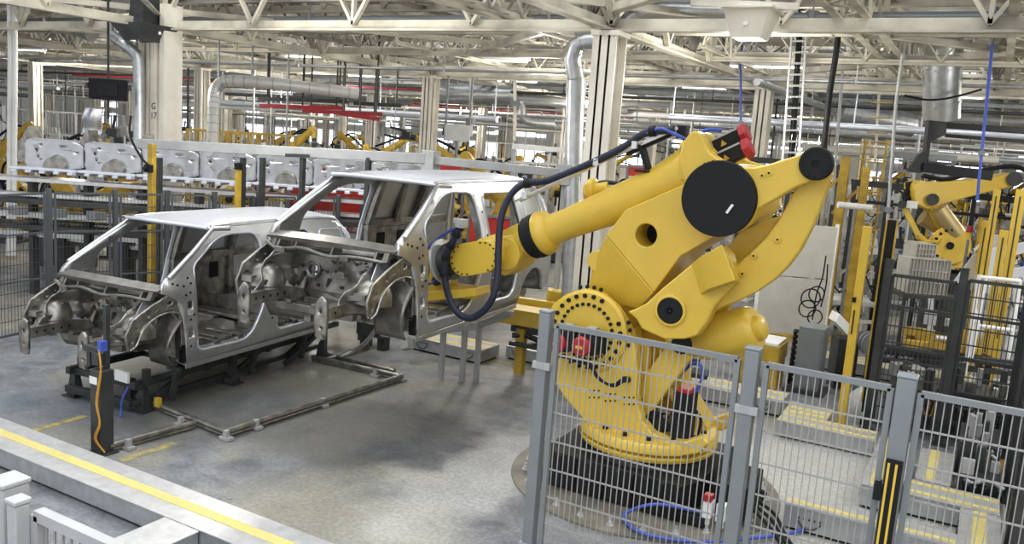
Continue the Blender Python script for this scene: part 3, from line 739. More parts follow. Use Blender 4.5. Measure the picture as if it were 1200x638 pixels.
b.build('power_cable', 'black', rob, smooth=80)
b = MB(); b.prism([tr(671, 500, 7.4), tr(681, 494, 7.4), tr(692, 500, 7.4), tr(690, 504, 7.4), tr(680, 499, 7.4)], (0, .06, 0)); b.build('pointer_bracket', 'grey_lt', rob)
# ================================================================== VAN SHELLS
MB.local = True
def wside(z):
    K = [(-.1, .81), (0, .825), (.1, .845), (.45, .865), (.85, .835), (1.0, .795), (1.2, .725), (1.36, .665), (1.45, .625), (1.6, .56)]
    for (a, p), (c, q) in zip(K, K[1:]):
        if z <= c: return p+(q-p)*(z-a)/(c-a)
    return K[-1][1]
def xs(y, z):
    x = wside(z)
    if y < 1.5: x -= .05*((1.5-y)/.8)**1.5 * (1 if z > .3 else .3)
    if y > 3.5: x -= .05*((y-3.5)/.8)**2
    return x
def make_van(label):
    van = thing('van_body_shell', label, 'van body shell')
    arch = [(3.7+.37*cos(a), .02+.38*sin(a)) for a in [R(10)+R(160)*i/16 for i in range(17)]]
    outer = [(1.0, 0), (.97, .42), (.88, .74), (.68, .84)] + rnd([(.68, .84), (.72, .95), (1.60, 1.475), (2.2, 1.475), (3.6, 1.465), (3.98, 1.42), (4.20, 1.2), (4.30, .8), (4.34, .3), (4.30, .10)], [0, .04, .2, 0, 0, .2, .2, .1, .1, .05])[1:] + [(4.08, .09)] + arch + [(3.32, .0)]
    fd = rnd([(1.15, .12), (2.02, .10), (2.26, .50), (2.33, .95), (2.31, 1.37), (1.66, 1.385), (1.15, 1.07)], [.12, .3, .25, .1, .16, .22, .1], 7)
    rd = rnd([(2.50, .12), (3.14, .12), (3.24, .50), (3.34, .95), (3.30, 1.345), (2.50, 1.355), (2.48, .7)], [.12, .25, .2, .1, .10, .10, 0], 6)
    slots = [rnd([(1.02, z), (1.09, z), (1.09, z+.09), (1.02, z+.09)], .02) for z in (.30, .62)]
    for s in (1, -1):
        holes = [fd] + ([rd] if s > 0 else []) + slots
        b = MB(); b.sheet(outer, holes, .09, lambda u, v: (s*xs(u, v), u, v))
        q = b.build('side_panel', 'shell', van, smooth=50, solid=.05, fix=False)
        # make the sheet thicken towards the inside of the van
        q.modifiers['t'].offset = -1 if s > 0 else 1
        me = q.data
        if me.polygons[0].normal.x*s < 0:
            q.modifiers['t'].offset *= -1
        if s < 0: q.modifiers['t'].offset = (1 if me.polygons[0].normal.x > 0 else -1)
        else: q.modifiers['t'].offset = (-1 if me.polygons[0].normal.x > 0 else 1)
        # rolled door aperture flanges and drip rail
        b = MB()
        for h in [fd] + ([rd] if s > 0 else []):
            b.tube([(s*(xs(u, v)-.012), u, v) for u, v in h], .016, 8, closed=True)
        b.build('door_flange', 'zinc', q, smooth=80)
        b = MB(); b.tube([(s*(xs(u, v)-.008), u, v) for u, v in ((1.58, 1.475), (1.8, 1.485), (2.3, 1.485), (3.0, 1.48), (3.6, 1.47), (3.95, 1.43))], .02, 8)
        b.tube([(s*(xs(u, v)+.004), u, v) for u, v in ((.80, .98), (1.2, 1.22), (1.58, 1.455), (1.85, 1.44))], .028, 8)
        b.build('drip_rail', 'shell', q, smooth=80)
        if s > 0:
            b = MB(); b.tube([(xs(u, v)+.004, u, v) for u, v in rnd([(3.50, .92), (4.08, .90), (4.00, 1.30), (3.50, 1.32)], .09, 6)], .012, 8, closed=True)
            b.tube([(xs(u, v)+.003, u, v) for u, v in ((3.36, .62), (3.8, .62), (4.26, .60))], .012, 8)
            b.build('window_bead', 'zinc', q, smooth=80)
        # hinge pillar pressings: dark bolt holes and ribs
        b = MB()
        for (u, v) in ((1.05, .20), (1.05, .50), (1.10, .55), (1.06, .80), (1.0, .78), (1.08, .90), (.98, .88), (1.05, .96), (.9, .9), (.84, .92), (2.4, .3), (2.4, .6), (2.41, .9), (2.4, 1.15)):
            x = xs(u, v); b.cyl((s*(x-.01), u, v), (s*(x+.003), u, v), .014, n=10)
        b.build('bolt_hole', 'black', q)
        # sill
        b = MB(); b.loft([[(s*(xs(1, 0)+.0), y, -.03), (s*(xs(1, 0)+.005), y, .04), (s*(xs(1, 0)-.14), y, .12), (s*(xs(1, 0)-.14), y, .0)] for y in (1.0, 3.32)])
        b.bar((s*.815, 1.0, -.035), (s*.815, 3.32, -.035), .012, .05)
        b.build('sill', 'shell', van, bevel=.008)
        # inner structure: pillars and stiffeners
        b = MB()
        for yy in (2.38, 3.40):
            b.bar((s*(xs(yy, .1)-.09), yy, .1), (s*(xs(yy, .85)-.08), yy, .85), .08, .10, up=(0, 1, 0)); b.bar((s*(xs(yy, .85)-.08), yy, .85), (s*(xs(yy, 1.42)-.08), yy, 1.42), .07, .09, up=(0, 1, 0))
        b.bar((s*.755, 1.02, .05), (s*.745, .98, .88), .10, .12, up=(0, 1, 0))
        if s < 0:
            b.bar((s*.76, 2.4, .86), (s*.75, 4.2, .84), .05, .10); b.bar((s*.74, 2.95, .86), (s*.60, 2.95, 1.42), .05, .08, up=(0, 1, 0))
            b.box(-.79, -.76, 2.44, 3.36, .12, .84)
        b.build('inner_pillar', 'steel', van, bevel=.01)
        if s < 0:
            b = MB()
            for y0 in (2.58, 3.02): b.box(-.762, -.752, y0, y0+.16, .52, .74)
            b.build('pillar_opening', 'black', van)
        # rear wheel housing
        b = MB()
        b.grid(lambda u, v: (s*(.50+.30*(1-(1-v)**2*0)*v), 3.7+.42*cos(pi*u)*(.75+.25*v), .06+.42*sin(pi*u)*(.78+.22*v)), 18, 6)
        b.prism([(s*.50, 3.7+.32*cos(a), .06+.33*sin(a)) for a in [pi*i/14 for i in range(15)]], (s*.015, 0, 0))
        b.build('rear_wheel_housing', 'steel', van, smooth=50, solid=.008)
    # roof with pressed swages
    def rf(u, v):
        y = 1.50+2.55*v; s_ = (u-.5)*2; w_ = .632-(.03*max(0, (v-.8)/.2)**2)
        y0 = y-.10*(1-s_*s_)*(1-v)**3
        z = 1.465+.055*(1-abs(s_)**3.2)*min(1, (v+.06)*5) - .05*max(0, (v-.86)/.14)**2 + .02*sin(pi*v)
        if .08 < v < .9: z -= .006*max(0, cos(s_*pi*5.0))**6
        return (s_*w_, y0, z)
    b = MB(); b.grid(rf, 60, 30); b.build('roof', 'zinc', van, smooth=60, solid=.012)
    b = MB()
    for y in (1.62, 2.35, 3.05, 3.75): b.bar((-.60, y, 1.455), (.60, y, 1.455), .09, .035)
    b.build('roof_bow', 'steel', van, bevel=.008)
    # windscreen header and rear frame
    b = MB(); b.tube([rf(u/10, 0.0) for u in range(11)], .022, 8); b.build('windscreen_header', 'zinc', van, smooth=80)
    b = MB(); ring = [(-.75, 4.30, .12), (-.78, 4.28, .8), (-.68, 4.16, 1.2), (-.55, 4.02, 1.42), (.55, 4.02, 1.42), (.68, 4.16, 1.2), (.78, 4.28, .8), (.75, 4.30, .12)]
    b.tube(ring, .05, 8, closed=True); b.box(-.72, .72, 4.22, 4.32, .05, .2); b.build('rear_frame', 'zinc', van, smooth=60)
    # floor
    hl = [circ(x, y, .05, 12) for x in (-.5, .5) for y in (1.35, 2.05, 2.8)]
    b = MB(); b.sheet([(-.74, .98), (.74, .98), (.74, 3.3), (.5, 3.3), (.5, 4.26), (-.5, 4.26), (-.5, 3.3), (-.74, 3.3)], hl, .1,
                      lambda u, v: (u, v, .05+.12*max(0, 1-(abs(u)/.2)**2)*(1 if v < 2.4 else max(0, 1-(v-2.4)/.4))+(.012*(1 if int(u*14+40) % 3 == 0 else 0))+(.06 if v > 3.0 else 0)))
    b.build('floor_pan', 'steel', van, smooth=40, solid=.008)
    b = MB()
    for y in (1.55, 1.95, 2.5, 3.0): b.box(-.72, -.2, y, y+.1, .05, .15); b.box(.2, .72, y, y+.1, .05, .15)
    for y in (1.75, 2.75): b.box(-.70, .70, y-.12, y+.12, .12, .17)
    b.box(-.55, -.43, .95, 4.2, -.05, .05); b.box(.43, .55, .95, 4.2, -.05, .05)
    b.box(-.70, .70, 2.9, 2.95, .1, .34)
    b.build('crossmember', 'steel', van, bevel=.012)
    # firewall
    hs = [circ(-.38, .52, .06, 16), circ(.28, .55, .055, 16), rnd([(-.14, .48), (.0, .48), (.0, .54), (-.14, .54)], .02), circ(.5, .46, .035, 12), circ(-.55, .6, .03, 12)] + [circ(-.2+.08*i, .66, .010, 8) for i in range(6)]
    b = MB(); b.sheet([(-.72, .20), (.72, .20), (.72, .80), (-.72, .80)], hs, .08, lambda u, v: (u, .93-.10*max(0, (.45-v))*2 + .025*sin(u*9)*sin(v*8), v))
    b.build('firewall', 'steel', van, smooth=40, solid=.01)
    b = MB()
    for cx, cz in ((-.38, .52), (.28, .55)):
        b.tube([(cx+.085*cos(a), .915, cz+.085*sin(a)) for a in [2*pi*i/20 for i in range(20)]], .012, 6, closed=True)
    b.bar((-.7, .90, .73), (.7, .90, .73), .03, .03); b.bar((-.7, .90, .30), (.7, .90, .30), .05, .06)
    b.build('firewall_bead', 'steel', van, smooth=60)
    # cowl: bowed windscreen beam over a dark trough with brackets
    def arc(x, dy=0): return .66+.10*(x/.75)**2-.06+dy
    b = MB()
    b.loft([[(x, arc(x, -.06), .86+.03*(1-(x/.75)**2)), (x, arc(x, .08), .90+.03*(1-(x/.75)**2)), (x, arc(x, .10), .86), (x, arc(x, -.05), .84)] for x in [-.76+1.52*i/24 for i in range(25)]])
    b.build('cowl_beam', 'steel_dk', van, smooth=40)
    b = MB()
    b.loft([[(x, arc(x, -.04), .74), (x, arc(x, -.05), .80), (x, arc(x, .16), .76), (x, arc(x, .2), .72)] for x in [-.72+1.44*i/20 for i in range(21)]])
    b.build('cowl_trough', 'dark', van, smooth=40)
    b = MB()
    for x, w_ in ((-.66, .05), (-.58, .03), (-.33, .02), (.12, .02), (.57, .03), (.66, .06)):
        b.prism([(x, arc(x, -.1), .76), (x, arc(x, .1), .74), (x, arc(x, .08), .87), (x, arc(x, -.05), .85)], (w_, 0, 0))
    b.cbox((-.45, .50, .76), .12, .06, .05); b.cbox((.30, .52, .75), .09, .06, .04)
    b.tube(curve([(-.7, .58, .80), (-.5, .52, .76), (-.2, .50, .80), (.1, .5, .76), (.4, .54, .78), (.68, .6, .76)], 6), .02, 6)
    b.build('cowl_bracket', 'steel_dk', van, bevel=.006)
    # front rails with bumper plates
    for s in (-1, 1):
        b = MB()
        b.loft([[(s*.46-.05, y, z-.06), (s*.46+.05, y, z-.06), (s*.46+.05, y, z+.06), (s*.46-.05, y, z+.06)] for y, z in ((.03, .33), (.55, .33), (.8, .28), (1.0, .05))])
        b.bar((s*.46-.056, .03, .33), (s*.46-.056, .55, .33), .01, .05)
        rl = b.build('front_rail', 'steel', van, bevel=.012)
        b = MB()
        for i in range(5):
            for sx in (-1, 1): b.cyl((s*.46+sx*.049, .12+.1*i, .33), (s*.46+sx*.052, .12+.1*i, .33), .014, n=10)
        b.build('bolt_hole', 'black', rl)
        b = MB(); o = rnd([(s*.46-.055, .12), (s*.46+.045, .10), (s*.46+.07, .25), (s*.46+.06, .46), (s*.46+.0, .50), (s*.46-.06, .42), (s*.46-.065, .25)], .02)
        b.sheet(o, [circ(s*.46, .36, .022, 12), circ(s*.46+.01, .22, .016, 12)], .06, lambda u, v: (u, .0+.06*(v-.3)**2-.004*sin(v*30), v))
        b.build('bumper_bracket', 'steel', rl, smooth=40, solid=.035)
        # apron plate, strut tower and gusset
        b = MB(); o = rnd([(.16, .38), (.30, .52), (.42, .66), (.66, .72), (.93, .74), (.93, .22), (.75, .24), (.45, .30), (.18, .30)], .03)
        b.sheet(o, [circ(.56, .42, .03, 10), circ(.8, .5, .04, 12), circ(.8, .36, .022, 10), circ(.35, .44, .016, 10)], .07, lambda u, v: (s*(.50+.10*max(0, 1-((u-.5)/.22)**2)+.02*sin(v*25)), u, v))
        st = b.build('strut_tower', 'steel', van, smooth=40, solid=.012)
        b = MB(); b.lathe((s*.63, .50, .38), (s*.05, .08, 1), [(0, .19), (.10, .18), (.17, .15), (.21, .10), (.22, .06), (.22, .0)], 22)
        for i in range(5):
            a = 2*pi*i/5; b.cyl((s*.63+.12*cos(a), .52+.12*sin(a), .55), (s*.63+.12*cos(a), .52+.12*sin(a), .58), .013, n=8)
        b.build('strut_dome', 'steel', st, smooth=50)
        b = MB(); b.prism([(s*.52, .92, .72), (s*.50, .62, .36), (s*.50, .86, .30)], (s*.012, 0, 0)); b.build('apron_plate', 'zinc', st)
        b = MB()
        o = rnd([(.22, .44), (.30, .60), (.50, .70), (.74, .80), (1.02, .87), (1.02, .46), (.96, .40), (.92, .58), (.76, .62), (.56, .58), (.42, .48), (.34, .32), (.26, .28)], .03)
        hh = [circ(.80, .72, .024, 12), circ(.5, .62, .014, 10), circ(.62, .67, .014, 10), circ(.97, .56, .012, 10), circ(.92, .80, .014, 10), circ(.36, .50, .018, 10), circ(.30, .38, .012, 8)]
        b.sheet(o, hh, .08, lambda u, v: (s*(.775+.03*(u-.2)), u, v)); b.build('fender_rail', 'steel', van, smooth=40, solid=.03)
        b = MB()
        for i in range(4): b.bar((s*(.80), .72+.06*i, .70+.035*i-.05), (s*.805, .86+.04*i, .74+.03*i-.05), .01, .012)
        b.tube(curve([(s*.785, .27, .29), (s*.79, .35, .34), (s*.79, .43, .48), (s*.795, .57, .58), (s*.80, .76, .62), (s*.81, .93, .57), (s*.815, .97, .40)], 6), .012, 6); b.box(s*.66-.06, s*.66+.06, .26, .42, .44, .50); b.bar((s*.50, .34, .44), (s*.78, .34, .48), .10, .05)
        b.build('fender_bracket', 'steel', van, smooth=60)
        # liner plate closing the footwell behind the wheel
        b = MB(); b.grid(lambda u, v: (s*(.44+.39*u), .95-.20*sin(pi*(.15+.85*v))*(.45+.55*u)-.05*(1-v), .0+.60*v*(.85+.15*sin(pi*u))), 10, 12)
        b.build('footwell_plate', 'steel_dk', van, smooth=50, solid=.01)
        b = MB(); b.box(s*.80-.03, s*.80+.03, .955, 1.0, .02, .22)
        for i in range(6): b.box(s*.80-.034, s*.80+.034, .95, .96, .03+.03*i, .045+.03*i)
        b.build('vent_block', 'black', van)
        b = MB(); b.prism([(s*.56, .88, .74), (s*.60, .60, .74), (s*.66, .34, .46), (s*.66, .5, .46)], (s*.01, 0, 0)); b.build('gusset', 'zinc', van)
        # bright sail panel at the foot of the pillar
        b = MB(); b.sheet([(.76, .90), (1.14, .90), (1.14, 1.12)], [circ(1.02, .97, .03, 14)], .06, lambda u, v: (s*(xs(u, v)-.015), u, v)); b.build('sail_panel', 'steel', van, solid=.02)
    b = MB(); b.bar((-.46, .50, .22), (.46, .50, .22), .10, .08); b.bar((-.40, .78, .16), (.40, .78, .16), .14, .08)
    b.bar((-.46, .52, .22), (-.30, .95, .12), .08, .06); b.bar((.46, .52, .22), (.30, .95, .12), .08, .06)
    for x in (-.3, 0, .3): b.cbox((x, .5, .27), .06, .12, .04)
    b.box(-.40, .40, .80, .88, .18, .26); b.box(-.12, .12, .62, .82, .16, .26)
    b.build('subframe', 'steel_dk', van, bevel=.012)
    b = MB()
    g = random.Random(3)
    for i in range(26):
        x, z_ = g.uniform(-.62, .62), g.uniform(.28, .70); b.cyl((x, .90, z_), (x, .885, z_), g.choice([.008, .012, .018]), n=8)
    for x in (-.5, -.2, .15, .42): b.bar((x, .905, .34), (x+.03, .905, .46), .03, .012, up=(0, 1, 0))
    b.build('weld_stud', 'dark', van)
    # inner bits seen through the openings
    b = MB(); b.bar((-.70, .98, .62), (.70, .98, .62), .04, .05); b.tube([(-.7, 1.1, .70), (.7, 1.1, .70)], .03, 10)
    b.build('dashboard_beam', 'steel_dk', van)
    return van
van1 = make_van('silver bare-metal van body shell on the left, standing low on a black frame')
van1.location = (-8.27, 5.23, .55); van1.rotation_euler.z = R(5.5)
van2 = dup(van1, (-5.48, 5.63, 1.30), R(4.0), 'silver bare-metal van body shell held high by the yellow robot, behind the other shell')
for v_ in (van1, van2): v_['group'] = 'van body shells'
MB.local = False

# ---- black fixture frame under van 1
t = thing('body_fixture_stand', 'black welded steel stand carrying the left van shell', 'fixture stand', (-8.6, 7.0, 0))
ang = R(5.5); ca, sa = cos(ang), sin(ang)
def vp(x, y, z): return V((-8.27+ca*x-sa*y, 5.23+sa*x+ca*y, z))
b = MB()
for x in (-.55, .45): b.bar(vp(x, .6, .32), vp(x, 3.9, .32), .07, .08)
for y in (.7, 1.7, 2.8, 3.8): b.bar(vp(-.6, y, .30), vp(.5, y, .30), .07, .07)
b.bar(vp(-.55, .6, .12), vp(.45, .6, .12), .08, .08); b.bar(vp(.45, .6, .12), vp(.45, 3.9, .12), .06, .06)
b.build('frame', 'dark', t, bevel=.006)
b = MB()
for y0 in (.9, 2.2, 3.2):
    b.bar(vp(.45, y0, .12), vp(.45, y0+.45, .30), .05, .05); b.bar(vp(.62, y0+.1, .10), vp(.7, y0+.1, .50), .06, .06, up=(0, 1, 0))
    b.bar(vp(.45, y0+.1, .32), vp(.75, y0+.1, .48), .06, .05)
b.bar(vp(.5, 3.1, .02), vp(.78, 3.6, .5), .06, .06); b.bar(vp(.78, 3.1, .5), vp(.78, 3.9, .5), .06, .06); b.bar(vp(.78, 3.6, .0), vp(.78, 3.6, .5), .07, .07, up=(0, 1, 0))
b.build('strut', 'dark', t, bevel=.004)
for (x, y) in ((-.55, .7), (.45, .75), (-.5, 2.2), (.5, 2.1), (-.5, 3.7), (.72, 3.65), (.1, .9)):
    b = MB(); b.loft([[vp(x-.07, y-.07, .0), vp(x+.07, y-.07, .0), vp(x+.07, y+.07, 0), vp(x-.07, y+.07, 0)], [vp(x-.035, y-.035, .28), vp(x+.035, y-.035, .28), vp(x+.035, y+.035, .28), vp(x-.035, y+.035, .28)]])
    b.bar(vp(x-.10, y, .01), vp(x+.10, y, .01), .2, .02); b.build('foot', 'dark', t, bevel=.004)
for (x, y) in ((-.50, .75), (.50, .75), (-.6, 2.0), (.6, 2.0), (.6, 3.3), (-.6, 3.3)):
    b = MB(); b.bar(vp(x, y, .30), vp(x, y, .49), .07, .07, up=(0, 1, 0)); b.build('support_post', 'dark', t)
b = MB(); c = vp(.28, .62, .40); b.cbox(c, .22, .03, .12); b.build('plate', 'white', t)
b = MB(); b.tube(curve([vp(.45, .55, .33), vp(.42, .5, .2), vp(.42, .48, .08), vp(.45, .45, .02)], 6), .012, 6); b.build('air_hose', 'blue', t)
b = MB(); b.cbox(vp(.62, .8, .12), .07, .05, .10); b.build('yellow_valve', 'yellow2', t)

# ---- pipe frame on the floor
fp = [fl(128, 531), fl(232, 503), fl(265, 514), fl(470, 446), fl(370, 421), fl(430, 407)]
t = thing('floor_pipe_frame', 'low round steel pipe frame lying on the floor beside the left van', 'pipe frame', (fl(265, 514).x, fl(265, 514).y, 0))
z = V((0, 0, .07))
def pipe(p, q):
    b = MB(); b.cyl(p+z, q+z, .032, n=12); d_ = (q-p).normalized(); s_ = V((-d_.y, d_.x, 0)); b.cyl(p+z+s_*.0-V((0, 0, .045)), q+z-V((0, 0, .045)), .02, n=8); b.build('pipe', 'steel', t, smooth=80)
A = fl(150, 468); 
pipe(fl(128, 531), fl(228, 503)); pipe(A, fl(265, 514)); pipe(fl(265, 514), fl(470, 447)); pipe(fl(470, 447), fl(366, 424)); pipe(fl(462, 441), fl(384, 421)); pipe(fl(380, 428), fl(432, 410))
for a in ((150, 527), (212, 500), (265, 516), (378, 477), (300, 503), (470, 447), (440, 442)):
    p = fl(*a); b = MB(); b.cbox(p+V((0, 0, .02)), .14, .08, .03); b.cbox(p+V((0, 0, .06)), .05, .05, .09); b.build('clamp', 'grey_lt', t)

# ---- pendant post with orange cable by the front of van 1
p = fl(120, 531)
t = thing('control_post', 'dark square post with orange cables at the front of the left van', 'post', p)
b = MB(); b.cbox(p+V((0, 0, .42)), .15, .15, .84); b.cbox(p+V((0, 0, .01)), .22, .22, .02); b.build('post', 'dark', t, bevel=.01)
b = MB(); b.cbox(p+V((-.02, -.078, .74)), .11, .006, .07); b.build('plate', 'white', t)
b = MB(); b.cbox(p+V((0, .05, 1.15)), .045, .045, .62); b.cbox(p+V((-.05, 0, .93)), .10, .08, .12); b.cbox(p+V((-.18, .02, 1.0)), .22, .05, .06); b.cbox(p+V((-.22, .03, .92)), .05, .05, .2); b.build('probe_arm', 'dark', t, bevel=.004)
b = MB(); b.cbox(p+V((.05, -.03, 1.08)), .06, .07, .10); b.build('sensor', 'blue', t, bevel=.005)
b = MB()
for k in range(2): b.tube(curve([p+V((.04, -.06, 1.05)), p+V((.11, -.09, .85+.02*k)), p+V((.07, -.10-.01*k, .55)), p+V((.10+.01*k, -.1, .35)), p+V((.03+.02*k, -.10, .18)), p+V((.12, -.06, .05))], 7), .009, 6)
b.build('cable', 'orange', t, smooth=80)

# ---- steel pedestals under the raised shell
t = thing('fixture_pedestal', 'pale square-tube frame standing under the raised van shell', 'fixture frame', (-6.3, 10.4, 0))
b = MB()
b.bar(fl(477, 410, .2), at(475, 350, fl(477, 410).dot(FW)), .13, .13, up=(0, 1, 0))
P0, P1 = at(540, 392, 11.2), at(590, 372, 11.9)
for a_, b_ in (((500, 378), (560, 382)), ((560, 382), (598, 368)), ((598, 368), (560, 352)), ((545, 340), (545, 392)), ((520, 345), (520, 392)), ((512, 388), (560, 384)), ((590, 366), (602, 368))):
    b.bar(at(*a_, 11.4), at(*b_, 11.4), .07, .07, up=(.3, .5, 0))
b.build('frame', 'grey_lt', t, bevel=.006)
b = MB()
for a_ in ((520, 386), (545, 388), (562, 384)): q = at(*a_, 11.4); b.bar(q, V((q.x, q.y, 0)), .06, .06, up=(0, 1, 0))
b.build('leg', 'grey_lt', t)
t = thing('fixture_clamp', 'dark clamp unit with blue hoses below the nose of the raised van shell', 'clamp unit', fl(440, 405))
o = fl(438, 408)
b = MB(); b.cbox(o+V((0, 0, .30)), .5, .25, .2); b.cbox(o+V((-.15, 0, .12)), .12, .16, .24); b.cbox(o+V((.18, 0, .12)), .12, .16, .24); b.bar(o+V((-.3, 0, .4)), o+V((.3, 0, .62)), .08, .08); b.cyl(o+V((.25, -.1, .2)), o+V((.0, -.1, .55)), .05, n=12)
b.build('clamp_body', 'dark', t, bevel=.008)
b = MB(); b.tube(curve([o+V((-.3, 0, .4)), o+V((-.15, -.1, .55)), o+V((.1, -.12, .42)), o+V((.3, -.1, .5))], 6), .014, 6); b.build('air_hose', 'blue', t)
b = MB(); b.tube(curve([fl(400, 418, .1), fl(420, 408, .25), fl(432, 398, .5), at(446, 378, 11)], 6), .03, 8); b.build('conduit', 'duct', t, smooth=80)
# yellow conveyor beam behind the robot
t = thing('conveyor_beam', 'yellow beam conveyor between the raised van shell and the yellow robot', 'conveyor', (-5.0, 11.4, 0))
b = MB(); q0, q1 = at(596, 366, 12.0), at(668, 388, 11.6)
b.bar(at(588, 366, 12.2), at(700, 384, 11.6), .40, .22); b.bar(at(600, 352, 12.5), at(700, 366, 12.1), .10, .12); b.bar(at(640, 350, 12.6), at(665, 355, 12.6), .3, .3)
b.build('beam', 'yellow', t, bevel=.01)
b = MB(); b.bar(at(600, 384, 12.1), at(820, 425, 11.3), .10, .08); b.bar(at(600, 400, 12.1), at(830, 440, 11.3), .3, .06); b.tube([at(600+16*i, 393+2.5*i, 12)+V((0, 0, .03*sin(i*2))) for i in range(8)], .04, 8); b.build('cable_tray', 'dark', t)
b = MB(); b.bar(at(618, 372, 12.1), at(618, 372, 12.1)*1, .1) if False else None
for px in (612, 660): q = at(px, 385, 12); b.bar(q, V((q.x, q.y, 0)), .12, .12, up=(0, 1, 0))
b.build('leg', 'yellow2', t)

# ================================================================== WIRE MESH FENCES
def mesh_panel(b, p, q, z0, z1, dv=.042, dh=.2, r=.0022):
    p, q = V((p[0], p[1], 0)), V((q[0], q[1], 0)); L = (q-p).length; d = (q-p)/L; n = max(2, round(L/dv)); s = V((-d.y, d.x, 0))
    for i in range(1, n):
        c = p+d*(L*i/n); b.bar(c+V((0, 0, z0)), c+V((0, 0, z1)), 2*r, 2*r, up=s)
    k = round((z1-z0)/dh)
    for i in range(1, k):
        z_ = z0+(z1-z0)*i/k; b.bar(p+V((0, 0, z_))+s*2*r, q+V((0, 0, z_))+s*2*r, 2*r*1.5, 2*r*1.7)
def fence_panel(label, p, q, z0=.12, z1=2.02, m='grey', mw='wire', fw=.035, r=.003, dv=.042, dh=.2, rails=(), group=None):
    t = thing('mesh_fence', label, 'fence panel', (p[0], p[1], 0), group)
    P, Q = V((p[0], p[1], 0)), V((q[0], q[1], 0)); d = (Q-P).normalized(); s = V((-d.y, d.x, 0)); zz = V((0, 0, 1))
    b = MB(); b.bar(P+zz*z1, Q+zz*z1, fw, fw); b.bar(P+zz*z0, Q+zz*z0, fw, fw)
    b.bar(P+zz*z0, P+zz*z1, fw, fw, up=s); b.bar(Q+zz*z0, Q+zz*z1, fw, fw, up=s)
    for z_ in rails: b.bar(P+zz*z_, Q+zz*z_, fw*.8, fw*.8)
    b.build('panel_frame', m, t)
    b = MB(); mesh_panel(b, p, q, z0, z1, dv, dh, r); b.build('wire_mesh', mw, t, smooth=0, fix=False)
    return t
def fence_post(label, x, y, h=2.1, w=.08, m='grey', clips=True, group=None, extra=False):
    t = thing('fence_post', label, 'fence post', (x, y, 0), group)
    b = MB(); b.box(x-w/2, x+w/2, y-w/2, y+w/2, 0, h); b.build('post', m, t, bevel=.008)
    b = MB(); b.box(x-w/2-.004, x+w/2+.004, y-w/2-.004, y+w/2+.004, h, h+.018); b.build('cap', m, t, bevel=.006)
    b = MB(); b.box(x-w, x+w, y-w*.8, y+w*.8, 0, .012); b.build('foot_plate', m, t)
    if clips:
        for z_ in (.35, h-.38):
            b = MB(); b.box(x-w/2-.02, x+w/2+.03, y-w/2-.008, y-w/2+.02, z_-.025, z_+.025)
            for i in range(4): b.box(x-w/2+.005+.018*i, x-w/2+.014+.018*i, y-w/2-.012, y-w/2-.006, z_-.022, z_+.022)
            b.build('bracket', 'grey_lt', t)
    if extra: return t
    return t
YF = 5.28
fence_post('left grey fence post in front of the yellow robot', -2.62, YF, 2.1, .085)
fence_panel('wire mesh fence panel directly in front of the yellow robot base', (-2.53, YF), (-1.26, YF))
fence_post('middle grey fence post just right of the yellow robot base', -1.17, YF, 2.1, .09)
fence_panel('wire mesh fence panel between the two grey posts right of the robot', (-1.08, YF), (-.37, YF))
t = fence_post('broad grey fence post with a black and yellow light curtain strip', -.29, YF, 2.1, .105, clips=False)
b = MB(); b.box(-.335, -.245, YF-.075, YF-.052, .0, 1.62); b.build('light_curtain', 'black', t)
b = MB(); b.box(-.325, -.312, YF-.08, YF-.074, .02, 1.60); b.box(-.284, -.271, YF-.08, YF-.074, .02, 1.60); b.build('warning_stripe', 'yellow', t)
b = MB(); b.box(-.38, -.34, YF-.07, YF+.02, 1.36, 1.46); b.build('sensor', 'black', t)
fence_panel('wire mesh fence panel running off the right edge of the view', (-.21, YF), (1.25, YF))
# near corner, bottom left
fence_post('grey fence post in the bottom left corner close to the camera', -2.62, 1.50, 2.09, .09, m='grey_lt')
fence_post('second grey corner post beside the one closest to the camera', -2.50, 1.46, 2.07, .05, m='grey_lt', clips=False)
fence_panel('grey mesh fence panel sloping across the bottom left corner', (-2.46, 1.5), (-1.05, 1.5), z1=2.03, m='grey_lt', r=.0032)
# the long fence behind the vans on the left
def gnd(px, d_): p_ = at(px, 200, d_); return (p_.x, p_.y)
fp_ = [(-25, 11.0), (57, 12.0), (135, 12.55), (196, 13.0), (252, 13.35), (304, 13.75), (352, 14.1), (398, 14.4)]
fp_ = [gnd(*q) for q in fp_]
FL = ['mesh fence panel at the far left edge of the view', 'mesh fence panel behind the nose of the left van shell', 'mesh fence panel behind the windscreen of the left van shell', 'mesh fence panel just left of the left van roof', 'mesh fence panel above the middle of the left van roof', 'mesh fence panel above the rear of the left van roof', 'mesh fence panel beside the raised van windscreen']
for k in range(7):
    p_, q_ = V((*fp_[k], 0)), V((*fp_[k+1], 0)); d_ = (q_-p_).normalized()*.075
    fence_panel(FL[k], (p_+d_)[:2], (q_-d_)[:2], z1=2.05, m='fence_dk', mw='wire_dark', fw=.03, r=.0025, dv=.05, dh=.2, rails=(1.5, .85))
PL = ['grey fence post standing behind the nose of the left van shell', 'grey fence post behind the left van windscreen pillar', 'grey fence post seen through the left van windscreen', 'grey fence post above the front of the left van roof', 'grey fence post above the middle of the left van roof', 'grey fence post above the rear of the left van roof', 'grey fence post beside the raised van windscreen pillar']
for k in range(7): fence_post(PL[k], *fp_[k+1], 2.1, .065, m='fence_dk', clips=False)
